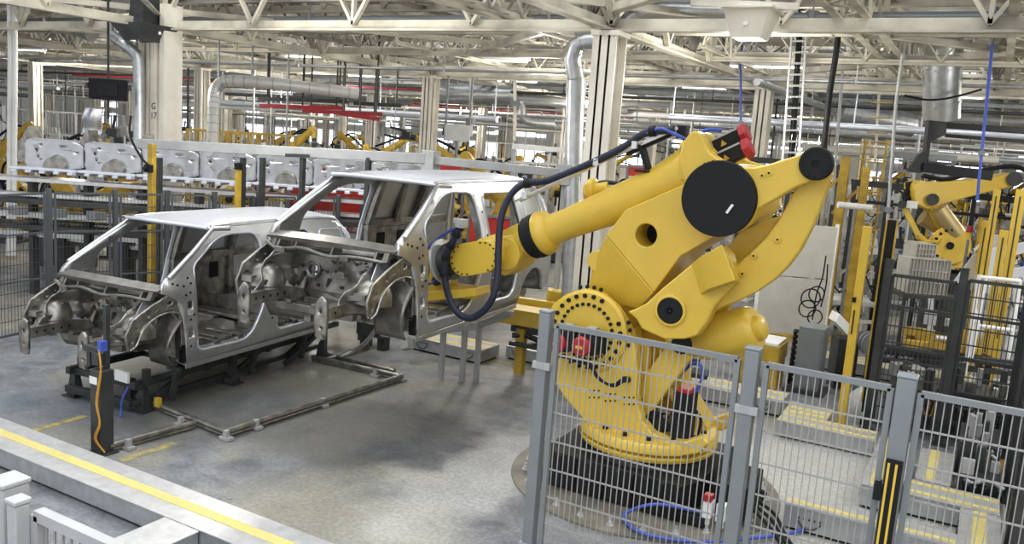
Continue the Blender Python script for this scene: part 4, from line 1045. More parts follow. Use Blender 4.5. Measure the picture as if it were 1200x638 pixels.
# right fence line and dark cage
CY = 11.2; CX0, CXM, CX1 = -1.0, tr(1129, 330, 11.2).x-.0, .52
cz = tr(1129, 318, CY).z
cage = [((CX0+.06, CY), (CXM-.06, CY), 'dark mesh cage panel left of the dark middle cage post', cz-.15), ((CXM+.06, CY), (CX1-.06, CY), 'dark mesh gate panel in front of the white pipe frame', cz-.1),
        ((CX1, CY-.06), (CX1, 9.75), 'dark cage panel turned sideways, farthest of the three at the right edge', cz), ((CX1, 9.65), (CX1, 8.25), 'dark cage panel turned sideways, middle of the three at the right edge', cz), ((CX1, 8.15), (CX1, 6.7), 'dark cage panel turned sideways, nearest of the three at the right edge', cz)]
for a_, c_, l_, h_ in cage:
    fence_panel(l_, a_, c_, z1=h_, m='dark', mw='wire_dark', fw=.04, r=.0045, dv=.05, dh=.2, rails=(1.1, 1.6))
for x, y, l_ in ((CX0, CY, 'dark cage post beside the slim black and yellow column'), (CXM, CY, 'thick dark cage post in the middle of the right cell'), (CX1, CY, 'dark cage corner post behind the tallest yellow upright'), (CX1, 9.7, 'dark cage side post at the right edge, farther one'), (CX1, 8.2, 'dark cage side post at the right edge, nearer one')):
    fence_post(l_, x, y, cz+.02, .09, m='dark', clips=False)
# ================================================================== OVERHEAD SERVICES
rng = random.Random(11)
def px_of(p):
    v = V(p)-CAM; d = v.dot(FW)
    return (600+F_PX*v.dot(RT)/d, 319-F_PX*v.dot(UP)/d, d) if d > .1 else (-999, -999, d)
def seen(p, m=60):
    x, y, d = px_of(p); return d > 3 and -m < x < 1200+m and -m < y < 638+m
ORD = ['first', 'second', 'third', 'fourth', 'fifth', 'sixth', 'seventh', 'eighth', 'ninth', 'tenth', 'eleventh', 'twelfth', 'thirteenth', 'fourteenth', 'fifteenth', 'sixteenth', 'seventeenth', 'eighteenth', 'nineteenth', 'twentieth',
       'twenty-first', 'twenty-second', 'twenty-third', 'twenty-fourth', 'twenty-fifth', 'twenty-sixth', 'twenty-seventh', 'twenty-eighth', 'twenty-ninth', 'thirtieth']
def ordn(i): return ORD[i] if i < 30 else 'thirty-'+ORD[i-30] if i < 39 else 'fortieth' if i == 39 else 'forty-'+ORD[i-40]
def pipe_x(y, z, r, m, x0=XL, x1=XR, sup=True):
    b = MB(); b.cyl((x0, y, z), (x1, y, z), r, n=10)
    if sup:
        x = x0+1
        while x < x1: b.cyl((x, y, z-r), (x, y, z+r+.01), r*1.25, n=8); b.bar((x, y, z+r), (x, y, 5.0 if z < 4.9 else 6.0), .02, .02); x += 4.45
    return struct(b.build('overhead_pipe', m, smooth=60))
def pipe_y(x, z, r, m, y0=2, y1=84):
    b = MB(); b.cyl((x, y0, z), (x, y1, z), r, n=10)
    y = y0+1
    while y < y1: b.bar((x, y, z), (x, y, 5.0 if z < 4.9 else 6.0), .02, .02); y += 4.3
    return struct(b.build('overhead_pipe', m, smooth=60))
mats_ = ['cream', 'duct', 'cream2', 'grey_lt', 'cream_dk', 'white', 'duct_wh', 'grey', 'cream2', 'dark']
for j in range(0, 40):
    y = 12.2+j*1.55+rng.uniform(-.3, .3); z = rng.choice([4.45, 4.62, 4.7, 4.98, 5.15, 5.3, 5.6])
    if y < 15: z = max(z, 4.98)
    pipe_x(y, z, rng.choice([.03, .04, .05, .07, .09]), rng.choice(mats_))
for j in range(0, 16):
    x = -62+j*5.2+rng.uniform(-.8, .8); z = rng.choice([4.6, 4.98, 5.2, 5.45])
    pipe_y(x, z, rng.choice([.03, .05, .07]), rng.choice(mats_), y0=3 if z > 4.9 else 16)
for y, z in ((22.5, 4.55), (33, 4.5), (40, 4.6), (51, 4.45)): pipe_x(y, z, .035, 'red', x0=-34, x1=-16)
def low_pipe(x0, x1, y, z, r, m):
    b = MB(); b.cyl((x0, y, z), (x1, y, z), r, n=8)
    if r > .045: b.bar((x0, y+.12, z+.08), (x1, y+.12, z+.08), .18, .03)
    k = max(1, int((x1-x0)/4))
    for i in range(k+1): x = x0+(x1-x0)*(i+.02)/(k+.04); b.bar((x, y, z), (x, y, 5.1), .03, .03)
    return struct(b.build('overhead_pipe', m, smooth=60))
for i in range(120):
    y = rng.uniform(20.5, 74); x = rng.uniform(-75, 5); L_ = rng.uniform(4, 16)
    if not (seen((x, y, 4), 200)): continue
    low_pipe(x, x+L_, y, rng.uniform(3.5, 4.5), rng.choice([.03, .05, .07, .1]), rng.choice(['white', 'cream', 'white', 'duct', 'grey_lt', 'cream_dk', 'cream', 'grey', 'zinc', 'white', 'blue' if i % 9 == 0 else 'cream']))
# big corrugated ventilation ducts lying in the roof
def big_duct(name, pts, r, m, label, n=20, seams=True, step=.45):
    b = MB(); b.tube(pts, r, n)
    t = thing(name, label, 'ventilation duct', pts[0]); b.build('duct_body', m, t, smooth=50)
    if seams:
        b = MB(); P = [V(p) for p in pts]
        for a_, c_ in zip(P, P[1:]):
            L = (c_-a_).length; d_ = (c_-a_)/L; k = max(1, int(L/step))
            for i in range(k): q = a_+d_*L*(i+.5)/k; b.cyl(q-d_*.012, q+d_*.012, r*1.035, n=n)
        b.build('seam', 'duct', t, smooth=50)
    P = [V(p) for p in pts]; hi = max(P, key=lambda p: p.z); mid = P[len(P)//2]
    b = MB()
    for p in ((hi, mid) if mid.z > 3.9 else (hi,)):
        if p.z < 6.9: b.bar(p, V((p.x, p.y, 8.02)), .03, .03, up=(0, 1, 0))
    if b.v: b.build('hanger', 'grey', t)
    return t
big_duct('ventilation_duct', [at(1112, -60, 13.5), at(1108, 20, 13.6), at(1106, 60, 13.8), at(1104, 100, 14), at(1103, 138, 14.2)], .29, 'duct', 'very wide round duct hanging from the roof in front of the bright windows')
big_duct('ventilation_duct', curve([at(1085, -30, 15), at(1055, 0, 15), at(1038, 14, 15), at(1015, 22, 15), at(985, 22, 15.2)], 3), .16, 'duct', 'bent silver duct elbow at the top right beside the wide duct', step=.18)
big_duct('ventilation_duct', [at(668, 360, 12.4), at(672, 260, 12.4), at(673, 160, 12.4), at(675, 92, 12.4)], .135, 'duct', 'tall vertical galvanised duct left of the dark central column', step=.4)
big_duct('ventilation_duct', [at(675, 92, 12.35), at(671, 70, 12.3), at(676, 52, 12.2), at(690, 47, 12.1), at(712, 48, 12.0), at(728, 38, 11.9), at(742, 22, 11.8), at(760, 12, 11.7), at(800, 12, 11.6), at(850, 14, 11.5)], .125, 'duct', 'jointed silver duct bending over the dark central column', step=.14)
big_duct('ventilation_duct', curve([at(248, 185, 19), at(250, 140, 19), at(251, 112, 19), at(256, 100, 19), at(270, 95, 19), at(330, 99, 19), at(420, 110, 19.5)], 4), .13, 'duct_wh', 'white clad duct rising and turning right behind the numbered column', step=.8)
big_duct('ventilation_duct', curve([at(163, 200, 15.4), at(163, 120, 15.4), at(162, 72, 15.4), at(158, 62, 15.4), at(146, 52, 15.4), at(132, 42, 15.6)], 4), .10, 'duct', 'slim bent duct hugging the left side of the numbered column', step=.35)
big_duct('ventilation_duct', [at(500, 108, 26), at(535, 110, 26), at(600, 112, 26)], .28, 'duct', 'short ribbed duct behind the second cream column', step=.2)
big_duct('ventilation_duct', curve([at(735, 130, 30), at(620, 118, 30), at(612, 128, 30), at(618, 142, 30), at(650, 146, 30)], 4), .14, 'duct', 'small bent duct among the far pipes left of the tall duct', step=.5)
big_duct('ventilation_duct', [at(-20, 8, 22), at(40, 22, 22), at(85, 24, 22), at(110, 34, 22)], .35, 'duct', 'wide shiny duct in the roof at the top left corner', step=.3)
big_duct('ventilation_duct', curve([at(780, 62, 24), at(840, 70, 24), at(890, 90, 24), at(893, 120, 24), at(880, 150, 24)], 4), .18, 'duct', 'curved duct in the roof above the robot elbow', step=.3)
big_duct('ventilation_duct', [at(985, 130, 22), at(1020, 138, 22), at(1070, 147, 22)], .3, 'duct', 'crumpled silver duct under the wide hanging duct', step=.16)
for k in range(7):  # long ribbed ventilation ducts, not roof steel
    y = 17+9*k
    b = MB(); b.cyl((-80, y, 6.3), (24, y, 6.3), .2, n=16)
    for i in range(70): b.cyl((-80+1.5*i, y, 6.3), (-80+1.5*i+.04, y, 6.3), .212, n=16)
    struct(b.build('roof_duct_beam', 'duct' if k % 2 else 'cream_dk', smooth=50))
# hopper shaped hoods
def hood(name, label, c, w0, w1, h, m, cat='extraction hood'):
    t = thing(name, label, cat, c)
    b = MB(); z = V((0, 0, 1)); c = V(c)
    def sq(w, zz): return [c+V((sx*w, sy*w, zz)) for sx, sy in ((-1, -1), (1, -1), (1, 1), (-1, 1))]
    b.loft([sq(w0, 0), sq(w0, .04), sq(w1, h), sq(w1, h+.03)]); b.build('hood_body', m, t, bevel=.008)
    b = MB(); b.loft([sq(w1*.5, h+.03), sq(w1*.35, h+.9)]); b.build('neck', m, t)
    return t
hood('extraction_hood', 'dark grey tapered hood on top of the numbered column', at(170, 49, 15.3), .26, .40, .26, 'dark')
b = MB(); q = at(184, 46, 14.9); b.cbox(q+V((.1, -.02, .1)), .05, .02, .05); struct(b.build('column_plate', 'white'))
# big pale luminaire near the top
t = thing('high_bay_lamp', 'big pale box lamp hanging at the top right of centre', 'lamp', at(878, 40, 9.5))
c = at(878, 46, 9.5); r_ = RT; 
b = MB()
def rc(w, h, zz): return [c+V((sx*w, sy*h, zz)) for sx, sy in ((-1, -1), (1, -1), (1, 1), (-1, 1))]
b.loft([rc(.17, .17, 0), rc(.25, .25, .28), rc(.29, .29, .30), rc(.29, .29, .33)]); b.build('lamp_shade', 'cream', t, bevel=.006)
M['lampface'] = emis('lamp_glass', (1, .97, .88), 3.0)
b = MB(); b.add(rc(.15, .15, -.004), [(0, 1, 2, 3)]); b.build('diffuser', 'lampface', t)
b = MB(); b.cyl(c+V((0, 0, .33)), c+V((0, 0, 1.2)), .02, n=8); b.cbox(c+V((0, 0, .42)), .2, .2, .15); b.build('hanger', 'grey', t)
b = MB(); b.cbox(c+V((0, -.22, .14)), .05, .02, .04); b.build('label_plate', 'white', t)
b = MB(); b.bar(at(810, 3, 9.3), at(935, 8, 9.3), .10, .07); struct(b.build('roof_cross_beam', 'cream', smooth=0))
# strip lights under the joists
M['tube'] = emis('lit_fluorescent_tube', (1, .98, .92), 6)
spots = []
for j in range(9):
    for k in range(14):
        x = 14-6.1*k+(3 if j % 2 else 0); y = 17.5+6.3*j
        if seen((x, y, 5.0), 20) : spots.append((x, y))
t0 = thing('ceiling_light', 'slim fluorescent strip light hanging under the roof steel', 'ceiling light', (0, 0, 0), 'strip lights under the roof')
MB.local = True
b = MB(); b.box(-.75, .75, -.07, .07, .03, .09); b.cyl((-.6, 0, .09), (-.6, 0, .5), .006, n=5); b.cyl((.6, 0, .09), (.6, 0, .5), .006, n=5); b.build('housing', 'white', t0)
b = MB(); b.cyl((-.7, 0, .015), (.7, 0, .015), .02, n=8); b.build('tube_lamp', 'tube', t0)
MB.local = False
for i, (x, y) in enumerate(spots):
    o = t0 if i == 0 else copy_tree(t0)
    o.location = (x, y, 5.0); o['label'] = 'slim strip light under the roof, %s from the right in the %s row of lights' % (ordn(sum(1 for q in spots[:i] if q[1] == y)), ordn(round((y-17.5)/6.3)))
# glazed lantern strips: upright frosted windows lit by the sky behind them
M['glass'] = emis('daylit_frosted_glass', (.84, .89, 1.0), 2.2)
for k, (y, x0, x1, z0, z1) in enumerate(((24.2, -70, 24, 6.95, 7.95), (32.8, -80, 24, 6.95, 7.95), (41.4, -85, 24, 6.95, 7.95), (50, -85, 24, 6.95, 7.95), (58.6, -85, 24, 6.95, 7.95))):
    n = 0; x = x1
    bw = MB(); bf = MB()
    while x > x0:
        bw.box(x-3.6, x, y-.01, y+.01, z0, z1)
        for i in range(5): bf.bar((x-.9*i, y-.03, z0), (x-.9*i, y-.03, z1), .06, .05, up=(0, 1, 0))
        bf.bar((x-3.6, y-.03, (z0+z1)/2), (x, y-.03, (z0+z1)/2), .05, .05); bf.bar((x-3.6, y-.03, z0), (x, y-.03, z0), .09, .05); bf.bar((x-3.6, y-.03, z1), (x, y-.03, z1), .09, .05)
        x -= 6.1
    w_ = struct(bw.build('window_%d' % (k+1), 'glass', smooth=0)); f_ = bf.build('window_frame', 'grey_lt', w_, smooth=0)
# tall windows at the top right, behind the wide duct
bw = MB(); bf = MB()
yy = 17.8
for i, (xa, xb, ya, yb) in enumerate(((1062, 1088, 3, 28), (1128, 1172, 3, 30), (1178, 1215, 3, 32), (1045, 1058, -8, 20), (1086, 1100, 76, 92), (1124, 1150, 76, 92), (1156, 1196, 80, 94))):
    A_ = tr(xa, yb, yy if i < 4 else yy+4); B_ = tr(xb, ya, yy if i < 4 else yy+4)
    bw.box(A_.x, B_.x, A_.y, A_.y+.02, A_.z, B_.z)
    for f in (0, .5, 1): bf.bar((A_.x+(B_.x-A_.x)*f, A_.y-.03, A_.z), (A_.x+(B_.x-A_.x)*f, A_.y-.03, B_.z), .05, .05, up=(0, 1, 0)); bf.bar((A_.x, A_.y-.03, A_.z+(B_.z-A_.z)*f), (B_.x, A_.y-.03, A_.z+(B_.z-A_.z)*f), .05, .05)
w_ = struct(bw.build('window_9', 'glass', smooth=0))
bw2 = MB(); bf2 = MB()
for k in range(24):
    x = 20-5.2*k; bw2.box(x-3.4, x, 71.93, 71.97, 1.0, 2.6); bw2.box(x-3.4, x, 71.93, 71.97, 3.4, 4.6)
    for i in range(4): bf2.bar((x-1.13*i, 71.9, 1.0), (x-1.13*i, 71.9, 4.6), .09, .06, up=(0, 1, 0))
wb = struct(bw2.build('window_10', 'glass', smooth=0)); bf2.build('window_frame', 'grey_lt', wb, smooth=0)
bf.build('window_frame', 'grey', w_, smooth=0)
# hanging rods and conduits dropping from the roof
k = 0
for i in range(150):
    x = rng.uniform(-60, 14); y = rng.uniform(15, 58); 
    if not seen((x, y, 3.2), 10): continue
    if px_of((x, y, 3))[0] > 430 and y < 19: continue
    b = MB(); r = rng.choice([.012, .02, .03, .04]); zb = rng.choice([0, 0, 1.2, 2.2, 2.8])
    b.cyl((x, y, zb), (x, y, 5.0), r, n=6)
    if r > .015: b.cyl((x, y, zb+.0), (x, y, zb+.06), r*1.8, n=6)
    struct(b.build('hanging_conduit_pillar', rng.choice(['white', 'cream', 'grey_lt', 'duct', 'dark', 'white']), smooth=0)); k += 1
# ladder shaped cable riser, right of centre
t = thing('cable_ladder', 'tall pale ladder-shaped cable riser hanging right of the robot elbow', 'cable ladder', at(930, 100, 14))
b = MB()
L0, L1, R0, R1 = at(916, 205, 14), at(933, -30, 14), at(935, 205, 14), at(949, -30, 14)
b.bar(L0, L1, .045, .03); b.bar(R0, R1, .045, .03)
for i in range(18): f = i/18; b.bar(L0.lerp(L1, f), R0.lerp(R1, f), .03, .03)
b.build('ladder', 'grey_lt', t, smooth=0)
b = MB()
for f in (.35, .5, .62): b.cyl(L0.lerp(R0, f)+V((0, .06, 0)), L1.lerp(R1, f)+V((0, .06, 0)), .018, n=6)
b.build('cable', 'black', t)
t = thing('cable_riser', 'thick black cable bundle hanging behind the rear pin of the robot', 'cable riser', at(970, 100, 13))
b = MB(); q = at(979, 68, 13); b.tube([at(963, 230, 13), at(966, 170, 13), at(972, 110, 13), q, V((q.x, q.y, 8.02))], .045, 8); b.build('cable', 'black', t, smooth=60)
for i, (xa, ya, xb, yb, d_, r, m_, l_) in enumerate(((1145, 235, 1163, 50, 12, .022, 'blue', 'thin blue hose hanging in front of the second yellow robot'), (1037, 300, 1050, 120, 13, .025, 'grey_lt', 'pale grey conduit standing in the middle of the right side'), (868, 175, 868, 70, 16, .02, 'blue', 'blue conduit dropping behind the elbow motors'),
       (975, 240, 988, 75, 17, .03, 'grey_lt', 'slim grey conduit right of the thick black cable'), (10, 300, 12, 60, 18, .05, 'white', 'white pipe standing at the far left edge'), (16, 300, 18, 60, 18, .05, 'white', 'second white pipe standing beside the one at the far left edge'), (603, 165, 604, 20, 24, .05, 'cream', 'cream pipe between the second column and the tall duct'),
       (552, 160, 552, 100, 24, .05, 'cream', 'cream hanger above the grey board'), (1025, 200, 1034, 40, 20, .03, 'cream', 'cream conduit left of the middle conduit on the right'))):
    t = thing('conduit', l_, 'conduit', at(xa, ya, d_)); b = MB(); qa, qb = at(xa, ya, d_), at(xb, yb, d_); b.cyl(qa, qb, r, n=10); b.cyl(qb, V((qb.x, qb.y, max(qb.z+.01, 5.6))), r, n=10); b.build('tube', m_, t)
    b = MB(); f = at(xa, ya, d_).lerp(at(xb, yb, d_), .3); b.cbox(f, r*4, r*4, r*3); b.build('clip', 'grey', t)
# sagging black cable in the roof, tied to the wide duct
b = MB(); b.tube(curve([at(x, y, 13.4) for x, y in ((1060, 112), (1085, 117), (1106, 116), (1125, 112), (1150, 105))], 6), .018, 6)
tag(b.build('hanging_cable', 'black', None, smooth=60), 'black cable sagging across the wide roof duct', 'cable')
# screen hanging left of the numbered column
t = thing('display_screen', 'flat black display screen hanging left of the numbered column', 'screen', at(127, 105, 15))
c = at(127, 105, 15); rr = V((RT.x, RT.y, 0)).normalized(); uu = V((0, 0, 1)); nn = rr.cross(uu)
b = MB(); b.obox(c, rr*.33, uu*.18, nn*.04); b.build('housing', 'screen', t, bevel=.008)
b = MB(); b.obox(c-nn*.045 if (nn.dot(FW) > 0) else c+nn*.045, rr*.18, uu*.11, nn*.006); b.build('inner_frame', 'black', t)
b = MB(); b.bar(c+uu*.18, c+uu*1.6, .03, .03); b.cbox(c+rr*.36+uu*.05, .06, .06, .1); b.cbox(c-rr*.36+uu*.05, .06, .06, .1); b.bar(c-uu*.18, c-uu*.5, .03, .03); b.build('hanger', 'dark', t)

# ================================================================== OVERHEAD BEAM WITH POSTS
t = thing('overhead_beam', 'long grey horizontal box beam crossing behind both van shells', 'beam', at(400, 180, 12.9))
b = MB(); b.bar(at(160, 168, 13.6), at(500, 186, 12.8), .16, .15); b.bar(at(500, 187, 12.8), at(700, 207, 12.3), .14, .12)
b.cbox(at(505, 190, 12.8), .22, .2, .34); b.cbox(at(663, 205, 12.4), .24, .2, .3); b.build('beam', 'grey_lt', t, bevel=.008)
for i, (x, d_) in enumerate(((187, 13.5), (285, 13.2), (308, 13.2), (355, 13.0), (432, 12.9), (510, 12.8), (664, 12.4))):
    q = at(x, 185, d_); b = MB(); b.bar(q, V((q.x, q.y, 0)), .07, .07, up=(0, 1, 0)); b.build('post', 'dark' if i not in (5, 6) else 'grey_lt', t)
b = MB(); q = at(345, 183, 13); b.bar(at(335, 182, 13), at(362, 183, 13), .1, .05); b.build('bracket', 'dark', t)
t = thing('safety_post', 'yellow post with a red and black emergency switch left of the left van roof', 'post', fl(178, 330))
q = at(178, 200, 13.2)
b = MB(); b.cbox((q.x, q.y, 1.4), .11, .08, 2.8); b.build('post', 'yellow2', t, bevel=.005)
b = MB(); b.cbox((q.x, q.y-.06, 2.42), .12, .08, .12); b.cyl((q.x, q.y-.1, 2.42), (q.x, q.y-.15, 2.42), .03, n=12); b.build('switch', 'black', t)
b = MB(); b.tube(curve([(q.x-.5, q.y, 3.2), (q.x-.45, q.y-.05, 2.9), (q.x-.2, q.y-.06, 2.6), (q.x, q.y-.08, 2.48)], 6), .018, 6); b.build('cable', 'black', t)
t = thing('safety_post', 'yellow post behind the left van roof, right of the one with the switch', 'post', fl(278, 330))
q = at(280, 200, 13.2); b = MB(); b.cbox((q.x, q.y, 1.25), .08, .08, 2.5); b.build('post', 'yellow2', t); b = MB(); b.cbox((q.x, q.y, 2.55), .1, .1, .1); b.build('sensor_head', 'black', t)

# ================================================================== ELEVATED LINE OF WHITE UNDERBODIES
rr = V((RT.x, RT.y, 0)).normalized(); ff = V((FW.x, FW.y, 0)).normalized(); zz = V((0, 0, 1))
MB.local = True
def make_under():
    t = thing('van_underbody', 'x', 'van underbody', (0, 0, 0), 'bright underbodies on the raised conveyor')
    # local x along the line, y away, z up
    hs = [circ(.25, .30, .03, 12), circ(.33, .40, .022, 10), circ(.28, .18, .02, 10), circ(.62, .12, .03, 10), rnd([(.68, .36), (.80, .38), (.80, .42), (.68, .40)], .01), circ(.95, .3, .02, 10)]
    b = MB(); b.sheet(rnd([(.02, .0), (1.08, .0), (1.08, .42), (.9, .50), (.2, .52), (.02, .46)], .05), hs, .08, lambda u, v: (u, .02*sin(u*14), v)); b.build('side_panel', 'shell', t, smooth=40, solid=.02)
    b = MB(); b.prism([(-.12, 0, .10), (.06, 0, .05), (.16, 0, .30), (.10, 0, .72), (.02, 0, .62), (-.10, 0, .30)], (0, .4, 0)); b.build('firewall', 'steel', t, bevel=.01)
    b = MB(); b.grid(lambda u, v: (.62+.2*cos(pi*u), -.16+.16*v, .0+.24*sin(pi*u)*(.7+.3*v)), 12, 4); b.prism([(.62+.2*cos(a), -.16, .20*sin(a)) for a in [pi*i/12 for i in range(13)]], (0, .01, 0)); b.build('wheel_housing', 'steel', t, smooth=50)
    b = MB(); b.box(-.1, 1.1, -.3, .45, -.05, .0)
    for i in range(5): b.box(-.05+.25*i, .05+.25*i, -.34, .45, -.10, -.05)
    b.build('floor_pan', 'zinc', t, bevel=.01)
    b = MB(); b.box(.2, 1.0, .40, .43, .1, .50); b.bar((.3, .4, .3), (1.0, .2, .5), .06, .06); b.build('rear_crossmember', 'zinc', t)
    return t
u0 = make_under(); MB.local = False
base = at(28, 194, 14.6); az = math.atan2(rr.y, rr.x)
ul = ['bright silver underbody at the left end of the raised conveyor', 'bright silver underbody second from the left on the raised conveyor', 'bright silver underbody just left of the numbered column', 'bright silver underbody in front of the numbered column', 'bright silver underbody right of the yellow switch post', 'bright silver underbody above the left van roof', 'bright silver underbody left of the red curtain']
for i in range(7):
    o = u0 if i == 0 else copy_tree(u0); o.scale = (.94, .94, .94); o.location = base + rr*.97*i + ff*(.04*i); o.rotation_euler.z = az; o['label'] = ul[i]
t = thing('raised_conveyor', 'long raised conveyor with pale slats carrying the bright underbodies', 'conveyor', (base.x, base.y, 0))
b = MB(); q = base-zz*.22; b.bar(q-rr*1, q+rr*6.8+ff*.25, .5, .06); b.bar(q-rr*1-zz*.25-ff*.2, q+rr*6.8-zz*.25+ff*.25, .3, .05); b.bar(q-rr-zz*.6, q+rr*6.8-zz*.6+ff*.25, .4, .10); b.bar(q-rr-zz*.95, q+rr*6.8-zz*.95+ff*.25, .1, .08)
b.build('rail', 'alu', t)
b = MB(); b.bar(q-rr-zz*.35, q+rr*6.8-zz*.35, .8, .08); b.bar(q-rr-zz*.8, q+rr*6.8-zz*.8, .6, .08); b.build('chain_guard', 'dark', t)
for i in range(9):
    p_ = q+rr*(i*.95-.8)-zz*.03; b = MB(); b.bar(p_, V((p_.x, p_.y, 0)), .12, .12, up=(0, 1, 0)); b.build('leg', 'dark', t)
for i in range(12):
    p_ = q+rr*(i*.65-.5)-zz*.5-ff*.45; b = MB(); b.cbox(p_, .25, .2, .14); b.build('drive_unit', 'grey', t, bevel=.01)
# yellow transfer carriers left
for i, (x, y, w_, l_) in enumerate(((112, 248, 1.15, 'yellow transfer carrier on the floor behind the left fence'), (80, 240, .8, 'second yellow transfer carrier further left behind the fence'), (215, 262, 1.1, 'yellow transfer carrier seen through the left van windscreen'))):
    c = at(x, y, (15.9, 17.4, 17.2)[i]); t = thing('transfer_carrier', l_, 'transfer carrier', (c.x, c.y, 0))
    b = MB(); b.obox(c, rr*w_*.75, ff*.25, zz*.06); b.obox(c+zz*.14-rr*.15, rr*w_*.45, ff*.12, zz*.04); b.obox(c-zz*.12+rr*.4, rr*w_*.6, ff*.4, zz*.05); b.obox(c+rr*w_*.5+zz*.1, rr*.25, ff*.1, zz*.07)
    for k in range(5): b.obox(c+rr*(k-2)*.33+zz*.08, rr*.03, ff*.28, zz*.05)
    b.build('platform', 'yellow2', t, bevel=.01)
    b = MB(); b.obox(c+zz*.22, rr*.25, ff*.1, zz*.03); b.obox(c-zz*.25, rr*w_*.55, ff*.3, zz*.08); b.build('clamp', 'dark', t)
    for sx in (-1, 1):
        b = MB(); b.obox((c+rr*sx*w_*.5)*1.0-zz*(c.z/2), rr*.09, ff*.2, zz*(c.z/2-.02)); b.build('leg', 'dark', t)
    b = MB(); b.bar(c-rr*w_*1.3-zz*.15, c+rr*w_*1.2-zz*.35, .05, .05); b.bar(c-rr*w_-zz*.5, c+rr*w_-zz*.65, .2, .06); b.build('guide_rail', 'alu', t)
# red boards and curtains
for i, (xa, ya, xb, yb, d_, l_) in enumerate(((303, 178, 338, 196, 17, 'bright orange-red board left of the red curtains'), (306, 196, 412, 214, 16.5, 'long low red curtain right of the bright underbodies'), (338, 214, 500, 262, 16.2, 'large red mesh curtain seen through the raised van windscreen'), (415, 196, 500, 216, 17.2, 'red curtain above the raised van roof'), (500, 190, 545, 212, 17.4, 'red panel above the roof of the raised van'), (545, 255, 600, 330, 16, 'red curtain seen through the side door of the raised van'), (600, 218, 622, 240, 16, 'small red panel left of the tall duct'), (735, 196, 760, 206, 18, 'red frame behind the robot forearm'))):
    A_, B_ = at(xa, yb, d_), at(xb, ya, d_); c = (A_+B_)/2; t = thing('red_curtain', l_, 'curtain', c, 'red screens')
    hw = abs((B_-A_).dot(rr))/2; hh = abs(B_.z-A_.z)/2
    b = MB(); n_ = max(2, int(hw*2/.28))
    for k in range(n_): b.obox(c+rr*(-hw+(k+.5)*2*hw/n_)+ff*.02*(k % 2), rr*hw/n_*1.03, ff*.01, zz*hh)
    b.build('sheet', 'redpanel', t, smooth=0)
    b = MB(); b.bar(c-rr*hw+zz*hh, c+rr*hw+zz*hh, .05, .05); b.bar(c-rr*hw+zz*hh, V(((c-rr*hw).x, (c-rr*hw).y, 0)), .05, .05, up=(0, 1, 0)); b.bar(c+rr*hw+zz*hh, V(((c+rr*hw).x, (c+rr*hw).y, 0)), .05, .05, up=(0, 1, 0)); b.build('frame', 'grey', t)
for i, (xa, ya, xb, yb, d_, m_, l_) in enumerate(((305, 124, 404, 127, 22, 'red', 'long red overhead rail, upper of the three'), (355, 130, 448, 134, 22, 'red', 'red overhead rail, middle of the three'), (398, 133, 445, 140, 21, 'red', 'short red overhead rail, lowest of the three'), (303, 116, 408, 119, 22, 'dark', 'dark overhead rail above the red rails'), (415, 121, 470, 124, 23, 'dark', 'short dark overhead rail right of the red rails'))):
    t = thing('overhead_rail', l_, 'rail', at(xa, ya, d_)); b = MB(); b.bar(at(xa, ya, d_), at(xb, yb, d_), .12, .10); b.build('rail', m_, t)
    b = MB()
    for f in (.1, .5, .9): q = at(xa, ya, d_).lerp(at(xb, yb, d_), f); b.bar(q, V((q.x, q.y, 5.62)), .03, .03, up=(0, 1, 0))
    b.build('hanger', 'dark', t)
for i, (xa, ya, xb, yb, d_, m_, l_) in enumerate(((1000, 214, 1085, 222, 16.5, 'dark', 'dark overhead frame beam above the pallet crates'), (870, 186, 985, 196, 18, 'dark', 'dark overhead frame beam behind the rear lug of the robot'), (1085, 224, 1200, 236, 16, 'casting', 'black overhead beam behind the second yellow robot'), (1040, 180, 1120, 186, 19, 'grey', 'grey overhead frame beam under the crumpled duct'), (600, 172, 690, 178, 20, 'grey_lt', 'pale overhead frame beam left of the tall duct'))):
    t = thing('frame_beam', l_, 'frame', at(xa, ya, d_)); b = MB(); A_, B_ = at(xa, ya, d_), at(xb, yb, d_)
    b.bar(A_, B_, .14, .12); b.bar(A_-zz*.35, B_-zz*.35, .06, .06); b.build('beam', m_, t)
    b = MB()
    for f in (.03, .5, .97): q = A_.lerp(B_, f); b.bar(q, V((q.x, q.y, 0)), .08, .08, up=(0, 1, 0))
    b.build('leg', m_, t)
# grey board at centre back
t = thing('hanging_board', 'grey rectangular board hanging in front of the far robots at centre', 'board', at(536, 156, 20))
c = at(536, 156, 20); b = MB(); b.obox(c, rr*.30, ff*.03, zz*.19); b.build('board', 'grey_lt', t, bevel=.01)
b = MB(); b.bar(c-rr*.28, c-rr*.28+zz*1.3, .04, .04); b.bar(c+rr*.28, c+rr*.28+zz*1.3, .04, .04); b.build('hanger', 'grey', t)
b = MB(); b.bar(c-zz*.19, V((c.x, c.y, 0)), .05, .05, up=(0, 1, 0)); b.build('post', 'grey', t)

